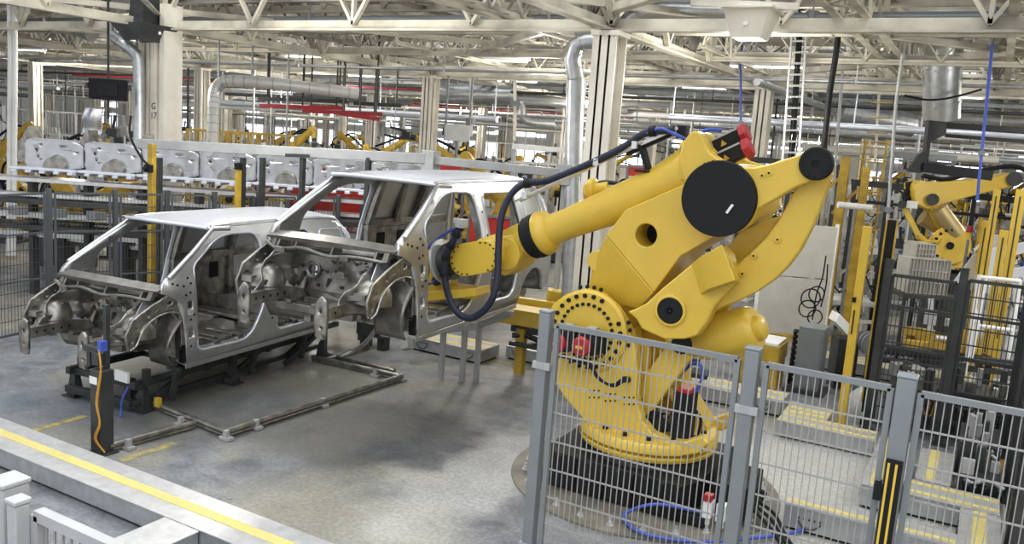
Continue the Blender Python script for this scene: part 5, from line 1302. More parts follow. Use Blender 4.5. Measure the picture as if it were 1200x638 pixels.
# ================================================================== GENERIC ROBOTS AND JIGS
MB.local = True
def small_robot(a1, a2, a3, m='yellow2', label='', z0=.0, s=1.0):
    """a1 lower arm lean, a2 upper arm pitch, a3 wrist pitch (degrees); arm works in local +x"""
    t = thing('welding_robot', label, 'industrial robot', (0, 0, 0))
    b = MB(); b.box(-.32*s, .32*s, -.32*s, .32*s, 0, .06*s); b.box(-.2*s, .2*s, -.2*s, .2*s, 0, z0+.22*s); b.box(-.5*s, -.15*s, -.12*s, .12*s, .05, .25*s); b.build('base', 'dark', t, bevel=.01)
    b = MB(); b.lathe((0, 0, z0+.22*s), (0, 0, 1), [(0, .27*s), (.10*s, .27*s), (.14*s, .22*s), (.2*s, .2*s)], 24)
    b.prism([(-.26*s, -.17*s, z0+.38*s), (.2*s, -.17*s, z0+.38*s), (.28*s, -.17*s, z0+.62*s), (.12*s, -.17*s, z0+.76*s), (-.08*s, -.17*s, z0+.72*s), (-.26*s, -.17*s, z0+.5*s)], (0, .34*s, 0)); b.build('turntable', m, t, bevel=.015)
    sh = V((.10*s, 0, z0+.62*s)); l1, l2 = .95*s, 1.05*s
    d1 = V((sin(R(a1)), 0, cos(R(a1)))); el = sh+d1*l1; n1 = V((d1.z, 0, -d1.x))
    b = MB(); b.prism([sh-n1*.14*s-d1*.1*s+V((0, -.24*s, 0)), sh+n1*.14*s-d1*.1*s+V((0, -.24*s, 0)), el+n1*.09*s+d1*.1*s+V((0, -.24*s, 0)), el-n1*.10*s+d1*.1*s+V((0, -.24*s, 0))], (0, .14*s, 0)); b.cyl(sh+V((0, -.28*s, 0)), sh+V((0, .2*s, 0)), .17*s, n=24); b.build('lower_arm', m, t, bevel=.02)
    b = MB(); b.cyl(sh+V((0, -.32*s, 0)), sh+V((0, -.28*s, 0)), .11*s, n=20); b.cyl(el+V((0, -.28*s, 0)), el+V((0, -.22*s, 0)), .09*s, n=20); b.build('joint_cover', 'black', t)
    d2 = V((cos(R(a2)), 0, sin(R(a2)))); wr = el+d2*l2; n2 = V((-d2.z, 0, d2.x))
    b = MB(); b.cyl(el+V((0, -.22*s, 0)), el+V((0, .16*s, 0)), .15*s, n=20); b.lathe(el+n2*.06*s-d2*.22*s, d2, [(0, .12*s), (.22*s, .17*s), (.4*s, .13*s), (1.12*s, .085*s), (1.2*s, .10*s)], 20); b.build('upper_arm', m, t, smooth=45)
    b = MB()
    for sy in (-.09, 0, .09): b.cyl(el-d2*.38*s+V((0, sy*s, 0))+n2*.06*s, el-d2*.2*s+V((0, sy*s, 0))+n2*.06*s, .05*s, n=12)
    b.cyl(sh+V((0, .2*s, 0)), sh+V((0, .42*s, 0)), .09*s, n=16); b.build('motor', 'black', t)
    d3 = V((cos(R(a3)), 0, sin(R(a3)))); w0_ = el+d2*1.0*s+n2*.06*s
    b = MB(); b.cyl(w0_+V((0, -.09*s, 0)), w0_+V((0, .09*s, 0)), .09*s, n=16); b.cyl(w0_, w0_+d3*.22*s, .075*s, n=14); b.build('wrist', m, t)
    tp = w0_+d3*.24*s
    b = MB(); b.cyl(tp, tp+d3*.1*s, .06*s, n=12); b.cbox(tp+d3*.2*s, .16*s, .2*s, .16*s); b.bar(tp+d3*.25*s+n2*.1*s, tp+d3*.6*s+n2*.1*s, .05*s, .05*s); b.bar(tp+d3*.25*s-n2*.1*s, tp+d3*.6*s-n2*.1*s, .05*s, .05*s); b.build('weld_gun', 'dark', t)
    b = MB(); b.tube(curve([sh-n1*.25*s, sh-n1*.3*s+d1*.5*s, el-n1*.22*s+n2*.2*s, el+d2*.4*s+n2*.3*s, el+d2*.8*s+n2*.22*s, tp+n2*.1*s], 5), .03*s, 7); b.build('cable', 'black', t, smooth=60)
    return t
def jig(seed, label, sx=1.6, sz=1.6, cols=('grey_lt', 'dark', 'alu'), yel=.2):
    g = random.Random(seed); t = thing('tooling_fixture', label, 'fixture', (0, 0, 0))
    b = MB()
    for x in (-sx/2, sx/2):
        for y in (-.4, .4): b.bar((x, y, 0), (x, y, sz*g.uniform(.6, 1)), .08, .08, up=(0, 1, 0))
    for z in (.35, sz*.55): b.bar((-sx/2, -.4, z), (sx/2, -.4, z), .07, .07); b.bar((-sx/2, .4, z), (sx/2, .4, z), .07, .07)
    b.box(-sx/2, sx/2, -.42, .42, sz*.5, sz*.54); b.build('frame', 'yellow2' if g.random() < yel else g.choice(cols), t)
    for k in range(g.randint(9, 13)):
        b = MB(); x = g.uniform(-sx/2, sx/2); y = g.uniform(-.42, .3); z = g.uniform(.3, sz)
        h = g.uniform(.1, .35)
        b.cbox((x, y, z), g.uniform(.06, .22), g.uniform(.06, .2), h); b.cyl((x, y-.02, z+h/2), (x+g.uniform(-.1, .1), y-.05, z+h/2+g.uniform(.1, .3)), g.uniform(.015, .04), n=8)
        b.bar((x, y, z), (x+g.uniform(-.3, .3), y-.1, z+g.uniform(-.3, .3)), .04, .05)
        b.build('clamp', g.choice(['dark', 'grey_lt', 'alu', 'dark', 'zinc', 'white', 'blue' if seed % 3 == 0 else 'steel']), t, smooth=40)
    b = MB()
    for k in range(4):
        p_ = V((g.uniform(-sx/2, sx/2), -.45, g.uniform(.4, sz))); b.tube(curve([p_, p_+V((.15, -.05, -.3)), p_+V((.35, 0, -.35)), p_+V((.5, 0, -.1))], 4), .014, 5)
    b.build('hose', g.choice(['black', 'black', 'blue']), t, smooth=60)
    return t
def pipe_frame(m, w_, h_, label, d_=.8):
    t = thing('guard_frame', label, 'guard frame', (0, 0, 0)); b = MB()
    for x in (-w_/2, 0, w_/2):
        for y in (-d_/2, d_/2): b.bar((x, y, 0), (x, y, h_), .05, .05, up=(0, 1, 0))
    for z in (h_*.35, h_*.7, h_):
        for y in (-d_/2, d_/2): b.bar((-w_/2, y, z), (w_/2, y, z), .05, .05)
        for x in (-w_/2, w_/2): b.bar((x, -d_/2, z), (x, d_/2, z), .05, .05)
    b.build('frame', m, t, smooth=0)
    b = MB()
    for i in range(int(w_/.12)): b.bar((-w_/2+.12*i, -d_/2, h_*.35), (-w_/2+.12*i, -d_/2, h_), .014, .014, up=(0, 1, 0))
    b.build('mesh_infill', m, t, smooth=0)
    return t
def cabinet(label, m='grey_lt'):
    t = thing('control_cabinet', label, 'cabinet', (0, 0, 0)); b = MB(); b.box(-.3, .3, -.2, .2, .08, 1.9); b.build('body', m, t, bevel=.01)
    b = MB(); b.box(-.28, .28, -.215, -.2, .12, 1.86); d_ = b.build('door', m, t, bevel=.004); b = MB(); b.box(.2, .24, -.23, -.215, .9, 1.1); b.build('handle', 'black', d_)
    b = MB(); b.box(-.29, .29, -.19, .19, 0, .08); b.build('plinth', 'black', t); return t
R0_ = [small_robot(-12, 20, -60), small_robot(25, -10, -30), small_robot(-30, 45, -80), small_robot(8, 35, 10)]
J0_ = [jig(i+20, '', sx=1.2+.25*(i % 3), sz=1.3+.45*(i % 4), cols=('white', 'grey_lt', 'dark', 'alu', 'cream'), yel=.12) for i in range(7)]
P0_ = [pipe_frame('yellow2', 1.6, 2.6, ''), pipe_frame('white', 2.0, 2.4, ''), pipe_frame('grey_lt', 2.2, 2.8, '')]
K0_ = [cabinet(''), cabinet('', 'cream')]
MB.local = False
used = set(); PLACED = []
def place(src, loc, rz, label, group, sc=1.0):
    o = src if src.name not in used else copy_tree(src); used.add(src.name)
    o.location = loc; o.rotation_euler.z = rz; o['label'] = label; o['group'] = group; o.scale = (sc, sc, sc); PLACED.append((loc[0], loc[1], {'w': 1.25, 't': .95, 'g': 1.2, 'c': .5}[src.name[0]]*sc))
    return o
def atg(x, d_):
    """ground point under image column x at depth d_"""
    p_ = at(x, 200, d_); 
    return V((p_.x, p_.y, 0))
# named robots of the photo: (x, depth, lift, prototype, turn, scale, label)
for (x, d_, pr, rz, sc, zl, l_) in ((566, 17.5, 2, 180, 1.12, 0.6, 'bright yellow robot reaching up-left above the raised van roof'), (440, 25, 2, 160, .95, .8, 'thin yellow robot left of the second cream column'), (527, 21, 0, 170, .8, .9, 'small yellow robot under the hanging grey board'),
      (52, 22.5, 1, 20, 1.0, .7, 'yellow robot low at the far left above the underbodies'), (92, 20.5, 2, 10, 1.05, .9, 'yellow robot holding a silver panel left of the hanging screen'), (140, 19.0, 0, 200, 1.05, .8, 'yellow robot right of the silver panel, below the hanging screen'), (10, 20, 3, 0, .9, .9, 'yellow robot at the left edge beside the white pipes'),
      (210, 20.5, 1, 200, .9, .9, 'dark-jointed yellow robot just right of the numbered column'), (285, 20, 2, 30, .85, .9, 'yellow robot below the yellow guard frames'), (372, 23, 0, 200, .9, .9, 'yellow robot right of the dark conveyor at centre left'), (770, 20, 1, 200, 1, .6, 'yellow robot half hidden behind the big robot forearm')):
    p_ = atg(x, d_); p_.z = zl*.0
    o = place(R0_[pr], p_, R(rz)+az, l_, 'yellow robots in the hall', sc*1.15)
# plinths lift those robots
# second large robot, right side
MB.local = True
big2 = thing('handling_robot', 'second yellow robot with a silver balancer cylinder inside the right cell', 'industrial robot', (0, 0, 0))
MB.local = False
D2 = 14.5
def a2(x, y, o=0): return at(x, y, D2+o)
big2.location = V((a2(1110, 300).x, a2(1110, 300).y, 0)); 
b = MB(); q = a2(1112, 318); b.cyl(V((q.x, q.y, 0)), q, .38, n=24); b.build('pedestal', 'dark', big2)
def P2(pts, o, th): return [a2(x, y, o) for x, y in pts], ff*th
b = MB(); b.prism(*P2([(1071, 216), (1078, 212), (1100, 214), (1135, 212), (1170, 207), (1192, 203), (1193, 218), (1165, 224), (1130, 233), (1105, 240), (1088, 246), (1075, 240), (1071, 230)], -.2, .4)); b.build('upper_arm', 'yellow', big2, bevel=.03, seg=3)
b = MB(); b.prism(*P2([(1086, 236), (1098, 230), (1112, 244), (1130, 268), (1128, 280), (1112, 282), (1096, 262)], -.1, .3)); b.build('lower_arm', 'yellow', big2, bevel=.03)
b = MB(); b.cyl(a2(1100, 245, -.35), a2(1122, 275, -.35), .14, n=20); b.cyl(a2(1080, 255, .1), a2(1104, 268, .1), .13, n=20); b.build('balancer_cylinder', 'brass', big2)['label'] = 'brassy balancer cylinders'
b = MB(); b.bar(a2(1058, 240, -.3), a2(1076, 276, -.3), .10, .08); b.tube([a2(1076, 276, -.3), a2(1084, 284, -.3), a2(1096, 284, -.3), a2(1108, 272, -.3)], .06, 8); b.build('link_rod', 'yellow', big2, smooth=50)
b = MB(); b.cyl(a2(1113, 288, -.4), a2(1113, 288, .4), .32, n=32); b.loft([[a2(1085, 284, -.3), a2(1130, 290, -.3), a2(1130, 290, .3), a2(1085, 284, .3)], [a2(1092, 312, -.35), a2(1132, 316, -.35), a2(1132, 316, .35), a2(1092, 312, .35)]]); tq = b.build('turntable', 'yellow', big2, bevel=.02)
b = MB()
cq = a2(1113, 288, -.41)
for i in range(16): a = 2*pi*i/16; o = cq+(rr*cos(a)+zz*sin(a))*.26; b.cyl(o, o-ff*.02, .025, n=8)
b.cyl(cq, cq-ff*.03, .06, n=20); b.build('bolt', 'black', big2)
b = MB(); 
for (x, y) in ((1066, 218), (1064, 226), (1062, 232), (1071, 222)): b.cyl(a2(x-3, y, 0), a2(x+4, y-1, 0), .07, n=12)
b.build('motor', 'black', big2)
b = MB(); b.cyl(a2(1057, 240, -.4), a2(1057, 240, -.2), .07, n=16); b.cyl(a2(1093, 234, -.3), a2(1093, 234, -.22), .10, n=16); b.cyl(a2(1189, 210, -.3), a2(1189, 210, -.2), .12, n=16); b.build('joint_cover', 'dark', big2)
b = MB(); b.obox(a2(1069, 240, -.4), rr*.09, ff*.005, zz*.06); b.build('label_plate', 'white', big2)
b = MB(); b.tube(curve([a2(1082, 206, 0), a2(1110, 210, 0), a2(1150, 200, 0), a2(1190, 195, 0), a2(1215, 210, 0)], 5), .04, 8); b.build('cable', 'black', big2, smooth=60)
# black gantry at upper right
t = thing('gantry', 'black plate gantry with a foot hanging at the upper right', 'gantry', at(1095, 170, 13))
b = MB(); b.prism([at(x, y, 12.6) for x, y in ((1089, 141), (1110, 143), (1109, 158), (1091, 166), (1087, 200), (1078, 203), (1066, 201), (1078, 182), (1085, 178))], ff*.12)
b.bar(at(1108, 147, 12.7), at(1225, 155, 12.4), .10, .09); b.bar(at(1108, 159, 12.7), at(1225, 168, 12.4), .10, .05); b.bar(at(1080, 196, 12.7), at(1160, 206, 12.5), .3, .14); b.build('plate', 'casting', t, bevel=.008)
# right hand area ------------------------------------------------
YCG = 11.2
zc = tr(1129, 318, YCG).z
MB.local = False
t = thing('light_curtain_post', 'tall bright yellow post standing on the floor left of the dark cage', 'safety post', (-1.29, 11.11, 0))
p0, p1 = V((-1.29, 11.11, 0)), tr(1012, 265, 11.11)
b = MB(); b.box(-1.34, -1.24, 11.05, 11.16, 0, p1.z); b.build('post', 'yellow', t, bevel=.006)
b = MB(); b.box(-1.42, -1.16, 10.98, 11.24, 0, .02); b.build('foot_plate', 'grey', t)
b = MB(); b.box(-1.345, -1.30, 11.03, 11.05, 1.60, 1.66); b.box(-1.31, -1.295, 11.04, 11.05, 1.2, 1.5); b.build('latch', 'black', t)
t = thing('sensor_column', 'slim black and yellow column right behind the tall bright yellow post', 'sensor column', (-1.05, 11.4, 0))
z1_ = tr(1034, 257, 11.4).z
b = MB(); b.box(-1.10, -1.0, 11.36, 11.44, 0, z1_); b.build('post', 'black', t); b = MB(); b.box(-1.12, -1.10, 11.35, 11.37, .3, z1_); b.box(-1.0, -.98, 11.35, 11.37, .3, z1_); b.build('edge_strip', 'yellow2', t)
# off white boards with coiled cables
t = thing('partition_board', 'large off-white two-part board behind the curved robot link', 'partition', atg(930, 15))
A_, B_ = at(893, 392, 14.5), at(972, 262, 14.5); c = (A_+B_)/2; hw = (B_-A_).dot(rr)/2+.1
zb = at(930, 393, 14.5).z; zt = at(930, 262, 14.5).z; zm = at(930, 325, 14.5).z; c0 = at(932, 325, 14.5)
for za, zb_ in ((zb, zm-.01), (zm+.01, zt)):
    b = MB(); b.obox(V((c0.x, c0.y, (za+zb_)/2)), rr*hw, ff*.03, zz*(zb_-za)/2); b.build('panel', 'panel_wh', t, bevel=.006)
b = MB()
for sx in (-1, 1): q = V((c0.x, c0.y, 0))+rr*hw*sx; b.bar(q, q+zz*(zt+.05), .06, .06, up=(0, 1, 0))
b.build('frame', 'white', t)
b = MB(); b.obox(V((c0.x, c0.y, zb-.06))-ff*.05, rr*(hw+.6), ff*.03, zz*.04); b.build('kick_strip', 'yellow2', t)
t = thing('cable_coil', 'black coiled cables hanging on the right of the off-white board', 'cable', at(950, 350, 14.3))
b = MB()
for (x, y, r) in ((950, 350, .16), (957, 345, .13), (955, 372, .12), (946, 362, .14)):
    q = at(x, y, 14.2); b.tube([q+rr*r*cos(a)+zz*r*sin(a) for a in [2*pi*i/20 for i in range(20)]], .012, 5, closed=True)
b.tube(curve([at(968, 300, 14.2), at(964, 325, 14.2), at(957, 345, 14.2), at(952, 375, 14.2)], 6), .012, 5); b.tube(curve([at(970, 310, 14.2), at(968, 335, 14.2), at(962, 360, 14.2)], 6), .012, 5); b.build('coil', 'black', t, smooth=60)
t = thing('control_box', 'dark grey floor cabinet right of the yellow roller machine', 'cabinet', (-1.95, 12.5, 0))
b = MB(); b.box(-2.15, -1.80, 12.35, 12.75, .04, .95); b.build('body', 'grey', t, bevel=.01); b = MB(); b.box(-2.12, -1.83, 12.335, 12.35, .08, .90); b.build('door', 'grey', t)
b = MB(); b.box(-2.25, -1.7, 12.25, 12.8, 0, .04); b.build('foot_plate', 'dark', t)
b = MB()
for i in range(10): b.tube([(-2.2, 12.4, .1+.08*i), (-2.22, 12.5, .12+.08*i), (-2.18, 12.6, .1+.08*i)], .03, 6)
b.build('corrugated_hose', 'black', t)
t = thing('roller_machine', 'low yellow machine with white top right of the balancer cylinder', 'machine', (-2.6, 12.4, 0))
b = MB(); b.box(-2.95, -2.35, 12.2, 12.8, .38, .62); b.box(-2.9, -2.8, 12.2, 12.7, 0, .4); b.box(-2.45, -2.35, 12.2, 12.7, 0, .4); b.box(-3.3, -2.9, 12.4, 12.7, .5, .72); b.build('body', 'yellow2', t, bevel=.01)
b = MB(); b.box(-2.95, -2.38, 12.2, 12.8, .625, .66); b.build('top', 'white', t); b = MB(); b.cyl((-2.65, 12.19, .5), (-2.65, 12.16, .5), .05, n=16); b.build('bearing', 'black', t)
# pallets and fixtures in the cage
def ribbed(label, x, y, d_, w_, h_, m='crate'):
    t = thing('ribbed_crate', label, 'crate', at(x, y, d_)); c = at(x, y, d_)
    b = MB(); b.obox(c, rr*w_/2, ff*.2, zz*h_/2); b.build('crate_body', m, t, bevel=.006)
    b = MB(); n_ = int(w_/.045)
    for i in range(n_+1): b.obox(c+rr*(-w_/2+i*w_/n_)-ff*.21, rr*.008, ff*.012, zz*h_/2)
    for i in range(4): b.obox(c+zz*(-h_/2+i*h_/3)-ff*.215, rr*w_/2, ff*.012, zz*.008)
    b.build('rib', 'crate', t); return t
ribbed('white ribbed crate on top of the stack inside the cage', 1077, 293, 12.6, .28, .22)
ribbed('wide white ribbed crate under the smaller one inside the cage', 1080, 322, 12.4, .58, .50)
ribbed('small grey ribbed box low behind the fence post with the light curtain', 1064, 437, 11.6, .34, .2, 'grey_lt')
b = MB(); q = at(1080, 345, 12.4)
t = thing('crate_stand', 'dark steel stand under the white ribbed crates', 'stand', V((q.x, q.y, 0)))
b.obox(q, rr*.4, ff*.3, zz*.03)
for sx in (-1, 1):
    for sy in (-1, 1): p_ = q+rr*.36*sx+ff*.26*sy; b.bar(p_, V((p_.x, p_.y, 0)), .05, .05, up=(0, 1, 0))
b.build('frame', 'dark', t)
t = thing('yellow_fixture', 'yellow steel fixture with clamps in the middle of the cage', 'fixture', atg(1090, 12))
b = MB(); b.bar(at(1060, 392, 11.9), at(1120, 400, 11.9), .12, .10); b.bar(at(1060, 402, 11.7), at(1150, 412, 11.7), .10, .10); b.cbox(at(1084, 394, 11.8), .25, .2, .18); b.cbox(at(1066, 388, 11.8), .16, .15, .1); b.bar(at(1128, 385, 11.9), at(1128, 415, 11.9), .10, .10); b.bar(at(1140, 385, 12), at(1150, 440, 12), .2, .1); b.build('beam', 'yellow2', t, bevel=.01)
b = MB(); b.bar(at(1090, 390, 11.7), at(1091, 350, 11.7), .07, .07); b.cbox(at(1090, 372, 11.7), .16, .1, .2); b.cbox(at(1112, 378, 11.7), .1, .1, .1); b.cyl(at(1096, 396, 11.6), at(1112, 398, 11.6), .035, n=8); b.build('clamp', 'alu', t, bevel=.005)
t = thing('roller_conveyor', 'dark roller conveyor across the bottom of the cage', 'conveyor', atg(1080, 12))
b = MB()
for y in (412, 424): b.bar(at(1020, y-4, 11.9), at(1190, y+14, 11.5), .08, .07)
for i in range(22): q = at(1024+7*i, 413+.6*i, 11.9-.015*i); b.cyl(q, q+ff*.5, .035, n=8)
b.build('rollers', 'dark', t)
for x in (1030, 1075, 1120, 1160): q = at(x, 420, 11.7); b = MB(); b.bar(q, V((q.x, q.y, 0)), .08, .08, up=(0, 1, 0)); b.build('leg', 'dark', t)
# dark machinery filling the lower part of the cage
for i, (x0, x1, y0, y1, h, l_) in enumerate(((-.85, -.30, 11.5, 12.1, .55, 'dark low press unit behind the cage, left of the middle cage post'), (-.20, .45, 11.5, 12.2, .62, 'dark low press unit behind the cage, right of the middle cage post'), (.02, .42, 10.1, 10.9, .42, 'dark valve block on the floor inside the corner of the cage'), (.06, .42, 9.25, 9.85, .34, 'dark hose manifold on the floor against the cage side wall'))):
    t = thing('press_unit', l_, 'machine', ((x0+x1)/2, (y0+y1)/2, 0)); g = random.Random(40+i)
    b = MB(); b.box(x0, x1, y0, y1, .06, h); b.box(x0+.05, x1-.05, y0+.05, y1-.05, 0, .06); b.build('body', 'dark', t, bevel=.012)
    for k in range(9):
        x, y = g.uniform(x0+.04, x1-.04), g.uniform(y0, y1-.1); hh = g.uniform(.08, .3); b = MB()
        b.cbox((x, y, h+hh/2), g.uniform(.05, .12), g.uniform(.05, .1), hh); b.cyl((x, y0-.03, g.uniform(.15, h)), (x+.09, y0-.04, g.uniform(.15, h)), .022, n=8); b.build('valve', g.choice(['grey_lt', 'dark', 'alu', 'steel_dk', 'yellow2' if k == 0 else 'dark']), t, bevel=.004)
    b = MB()
    for k in range(4): p_ = V((g.uniform(x0, x1-.1), y0-.03, h*.9)); b.tube(curve([p_, p_+V((.03, -.08, -.15)), p_+V((.12, -.06, -.22)), p_+V((.15, -.02, -.05))], 5), .012, 6)
    b.build('hose', 'black' if i % 2 else 'orange', t, smooth=60)
t = thing('cable_drum', 'round spool on the left end of the dark roller conveyor', 'spool', at(1020, 402, 11.7))
q = at(1020, 402, 11.6); b = MB(); b.lathe(q, -ff, [(0, .17), (.03, .17), (.03, .12), (.10, .12), (.10, .17), (.13, .17), (.13, .06)], 24); b.build('spool_body', 'grey', t); b = MB(); b.bar(q, V((q.x, q.y, 0)), .06, .06, up=(0, 1, 0)); b.build('stand', 'dark', t)
t = thing('motor_cover', 'pale rounded machine cover on the floor behind the light curtain post', 'machine cover', fl(1012, 500))
q = fl(1014, 492); b = MB(); b.lathe(q+V((0, 0, 0)), (0, 0, 1), [(0, .28), (.15, .30), (.32, .22), (.42, .12), (.45, 0)], 24); b.build('cover', 'grey_lt', t, smooth=60)
b = MB(); q2 = fl(1030, 496); b.box(q2.x-.06, q2.x+.0, q2.y, q2.y+.05, 0, .42); b.box(q2.x-.06, q2.x+.18, q2.y, q2.y+.05, .38, .42); b.build('guard_bar', 'yellow2', t)
# yellow uprights at the far right
for i, (xa, ya, xb, yb, d_, w_, l_) in enumerate(((1169, 222, 1157, 303, 12.6, .10, 'yellow upright behind the white side panel, second from the left'), (1156, 259, 1149, 303, 12.9, .09, 'short yellow upright left of the tall ones at the right edge'), (1197, 222, 1166, 425, 12.0, .13, 'tallest yellow upright at the right edge'), (1177, 270, 1153, 428, 11.9, .11, 'yellow upright inside the white pipe frame'))):
    t = thing('yellow_upright', l_, 'upright', at(xb, yb, d_)); q = at(xa, ya, d_); z0 = at(xb, yb, d_).z
    b = MB(); b.box(q.x-w_/2, q.x+w_/2, q.y-.05, q.y+.05, 0, q.z); b.build('post', 'yellow', t, bevel=.006); b = MB(); b.box(q.x-w_*.8, q.x+w_*.8, q.y-.09, q.y+.09, 0, .02); b.box(q.x-.01, q.x+.01, q.y-.052, q.y-.05, q.z*.3, q.z-.1); b.build('foot_plate', 'dark', t)
t = thing('white_pipe_frame', 'white pipe frame standing behind the dark gate at far right', 'pipe frame', atg(1170, 11.6))
b = MB()
for xa, ya, xb, yb in ((1148, 322, 1130, 440), (1155, 325, 1138, 420), (1195, 330, 1178, 448), (1145, 382, 1190, 388), (1148, 325, 1196, 330), (1142, 362, 1146, 385)): b.cyl(at(xa, ya, 11.6), at(xb, yb, 11.6), .03, n=10)
b.build('pipe', 'white', t, smooth=60)
b = MB()
for x, y in ((1136, 440), (1183, 448)): q = at(x, y, 11.6); b.cyl(q, V((q.x, q.y, 0)), .03, n=8)
b.build('leg', 'white', t)
t = thing('side_panel_blank', 'bright silver van side panel leaning across the yellow uprights', 'car body panel', at(1160, 312, 13))
b = MB(); b.prism([at(x, y, 13.0) for x, y in ((1118, 330), (1140, 300), (1160, 292), (1210, 282), (1215, 320), (1175, 330), (1150, 338), (1128, 342))], ff*.03, [[at(x, y, 13.0) for x, y in ((1165, 305), (1200, 297), (1202, 312), (1170, 320))]]); b.build('panel', 'zinc', t, bevel=.006)
t = thing('signal_tower', 'red and yellow signal lamp left of the thin blue hose', 'signal lamp', at(1136, 280, 13))
q = at(1136, 272, 13.0)
b = MB(); b.cyl(q-zz*.12, V((q.x, q.y, 0)), .02, n=8); b.build('pole', 'grey', t); b = MB(); b.cyl(q, q+zz*.09, .04, n=12); b.build('red_lens', 'red', t); b = MB(); b.cyl(q-zz*.1, q-zz*.01, .04, n=12); b.build('yellow_lens', 'yellow', t)
# yellow masts left of the middle conduit
for i, (xa, ya, xb, yb, d_, w_, l_) in enumerate(((992, 184, 979, 262, 15.5, .16, 'thick yellow mast right behind the rear pin of the robot'), (1016, 196, 1003, 268, 15.5, .13, 'yellow mast right of the thick one'))):
    q = at(xa, ya, d_); t = thing('yellow_mast', l_, 'mast', V((q.x, q.y, 0))); b = MB(); b.box(q.x-w_/2, q.x+w_/2, q.y-w_/2, q.y+w_/2, 0, q.z); b.build('post', 'yellow2', t, bevel=.008)
    b = MB(); b.bar(V((q.x, q.y, q.z-.3)), V((q.x-.5, q.y, q.z-.9)), .05, .05); b.build('brace', 'yellow2', t)
q = at(1012, 185, 17.5); q_ladder = q; t = thing('caged_ladder', 'yellow caged ladder between the two yellow masts', 'ladder', V((q.x, q.y, 0)))
b = MB()
for i in range(16): b.cyl(V((q.x, q.y, .3*i)), V((q.x+.4, q.y, .3*i)), .014, n=6)
for dx in (0, .4): b.bar(V((q.x+dx, q.y, 0)), V((q.x+dx, q.y, q.z+.4)), .04, .04, up=(0, 1, 0))
b.build('ladder', 'yellow2', t)
b = MB()
for k in range(7): z_ = 1.6+.35*k; b.tube([V((q.x+.2-.28*cos(a), q.y-.5*sin(a), z_)) for a in [pi*i/10 for i in range(11)]], .014, 5)
for a in (.5, 1.57, 2.6): b.bar(V((q.x+.2-.28*cos(a), q.y-.5*sin(a), 1.6)), V((q.x+.2-.28*cos(a), q.y-.5*sin(a), 3.7)), .02, .02, up=(0, 1, 0))
b.build('safety_hoops', 'yellow2', t)
t = thing('work_lamp', 'white tube lamp lying level right of the curved robot link', 'lamp', at(1002, 243, 14.5)); b = MB(); b.cyl(at(982, 240, 14.5), at(1021, 244, 14.5), .055, n=14); b.build('tube', 'white', t); b = MB(); q = at(1002, 243, 14.5); b.bar(q, V((q.x, q.y, 0)), .04, .04, up=(0, 1, 0)); b.build('stand', 'grey', t)
t = thing('floor_wedge', 'white tilted cover lying behind the yellow light curtain post', 'cover', at(985, 385, 12.4)); b = MB(); b.prism([at(x, y, 12.4) for x, y in ((979, 378), (984, 368), (1000, 385), (996, 396))], ff*.3); b.build('cover', 'white', t, bevel=.01)
q = at(990, 396, 12.4); b = MB(); b.obox(V((q.x, q.y+.1, q.z/2)), rr*.15, ff*.15, zz*(q.z/2-.01)); b.build('stand', 'dark', t)
# jigs in the right cell and beyond it
cnt = 0
cells = [(1012, 13.9), (1060, 14.6), (1148, 13.2), (1035, 17.0), (1190, 14.6), (1010, 20), (1060, 17.8), (1150, 17), (1195, 18), (978, 17), (1000, 23.5), (1092, 21), (1132, 19.5), (1178, 22), (1196, 25), (1052, 25.5), (1118, 25), (1075, 19), (1110, 21), (1160, 22), (970, 21), (1030, 22), (900, 22), (860, 24), (940, 26), (1000, 28), (1080, 27), (1150, 29)]
for i, (x, d_) in enumerate(cells):
    p_ = atg(x, d_); k_ = 0
    blk = [(big2.location.x, big2.location.y, .9), (q_ladder.x+.2, q_ladder.y, .6)]+[(x_, y_, .3) for x_ in XS for y_ in YS]
    while k_ < 25 and any((p_.x-x_)**2+(p_.y-y_)**2 < (1.0+r_)**2*.92 for x_, y_, r_ in PLACED+blk): k_ += 1; p_ = atg(x, d_+.3*k_)
    o = place(J0_[i % 7], p_, az+rng.uniform(-.2, .2), '', 'tooling fixtures right of the big robot', .95 if d_ < 16 else 1.05)
    o['label'] = 'cluttered steel tooling fixture, %s from the left among those right of the big robot' % ordn(sorted(c_[0]+c_[1]*.01 for c_ in cells).index(x+d_*.01))
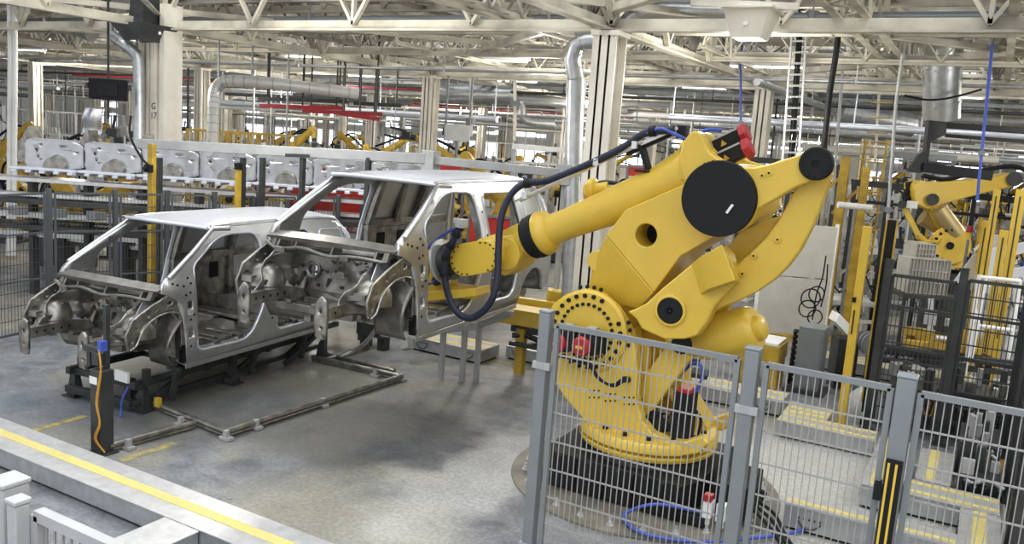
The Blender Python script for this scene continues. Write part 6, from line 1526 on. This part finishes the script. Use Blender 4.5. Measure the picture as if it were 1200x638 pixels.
# rows of machinery across the far hall
taken = [(x, y, .35) for x in XS for y in YS]+PLACED+[(big2.location.x, big2.location.y, 1.2)]+[((base+rr*k).x, (base+rr*k).y, 1.0) for k in range(-1, 8)]+[(atg(x_, 16.4).x, atg(x_, 16.4).y, .5) for x_ in range(300, 520, 25)]
items = []
for row, d_ in enumerate((17.5, 20.5, 23.5, 26.5, 30, 34, 39, 45, 53)):
    x = -30.0
    while x < 1200:
        pxw = 1000/d_*rng.uniform(1.1, 1.6)
        xx = x+pxw/2; x += pxw
        if row == 0 and (xx < 420 or xx > 560): continue
        if xx > 640 and xx < 980 and row < 2: continue
        if xx > 980 and row < 2: continue
        items.append((row, xx, d_+rng.uniform(-.9, .9), rng.random()))
RAD = {'r': 1.3, 'j': 1.0, 'p': 1.3, 'k': .5}
out = []
for row, xx, d_, k in items:
    kind = 'r' if k < .30 else 'j' if k < .76 else 'p' if k < .90 else 'k'
    for tr_ in range(6):
        p_ = atg(xx+rng.uniform(-8, 8)*tr_, d_+rng.uniform(-.5, .5)*tr_)
        if all((p_.x-x_)**2+(p_.y-y_)**2 > (RAD[kind]+r_)**2*.95 for x_, y_, r_ in taken):
            taken.append((p_.x, p_.y, RAD[kind])); out.append((row, px_of(p_)[0], p_, kind)); break
for row in range(9):
    R__ = sorted([it for it in out if it[0] == row], key=lambda q: q[1])
    for i, (_, xx, p_, kind) in enumerate(R__):
        place_ = '%s from the left in the %s machine row back' % (ordn(i), ordn(row))
        if kind == 'r': place(R0_[rng.randint(0, 3)], p_, az+rng.choice([0, .3, -.3, pi, pi/2]), 'yellow welding robot, '+place_, 'far welding robots', rng.uniform(1.05, 1.4))
        elif kind == 'j': place(J0_[rng.randint(0, 6)], p_, az+rng.choice([0, .2, pi]), 'steel tooling fixture, '+place_, 'far tooling fixtures', rng.uniform(1.0, 1.25))
        elif kind == 'p': place(P0_[rng.choice([0, 1, 1, 2, 2])], p_, az, 'tubular guard frame, '+place_, 'far guard frames', rng.uniform(.9, 1.1))
        else: place(K0_[rng.randint(0, 1)], p_, az, 'tall control cabinet, '+place_, 'far control cabinets', 1.1)
for i, (x, d_, l_) in enumerate(((262, 24, 'yellow mesh guard frame left of the second one, above the grey beam'), (306, 25, 'yellow mesh guard frame nearer the red overhead rails'))):
    place(P0_[0], atg(x, d_), az, l_, 'yellow guard frames', 1.1)
for o in list(R0_)+list(J0_)+list(P0_)+list(K0_):
    if o.name not in used:
        for ch in list(o.children): bpy.data.objects.remove(ch)
        bpy.data.objects.remove(o)
# silver panel held by the far left robot
q = at(108, 143, 19.8); t = thing('held_panel', 'crumpled-looking silver body panel held up by the far left robot', 'car body panel', q)
b = MB(); b.grid(lambda u, v: q+rr*(.45*(u-.5)+.1*(v-.5))+zz*(.62*(v-.5))+ff*(.06*sin(u*9)+.05*sin(v*7)), 10, 12); b.build('panel', 'zinc', t, solid=.02)
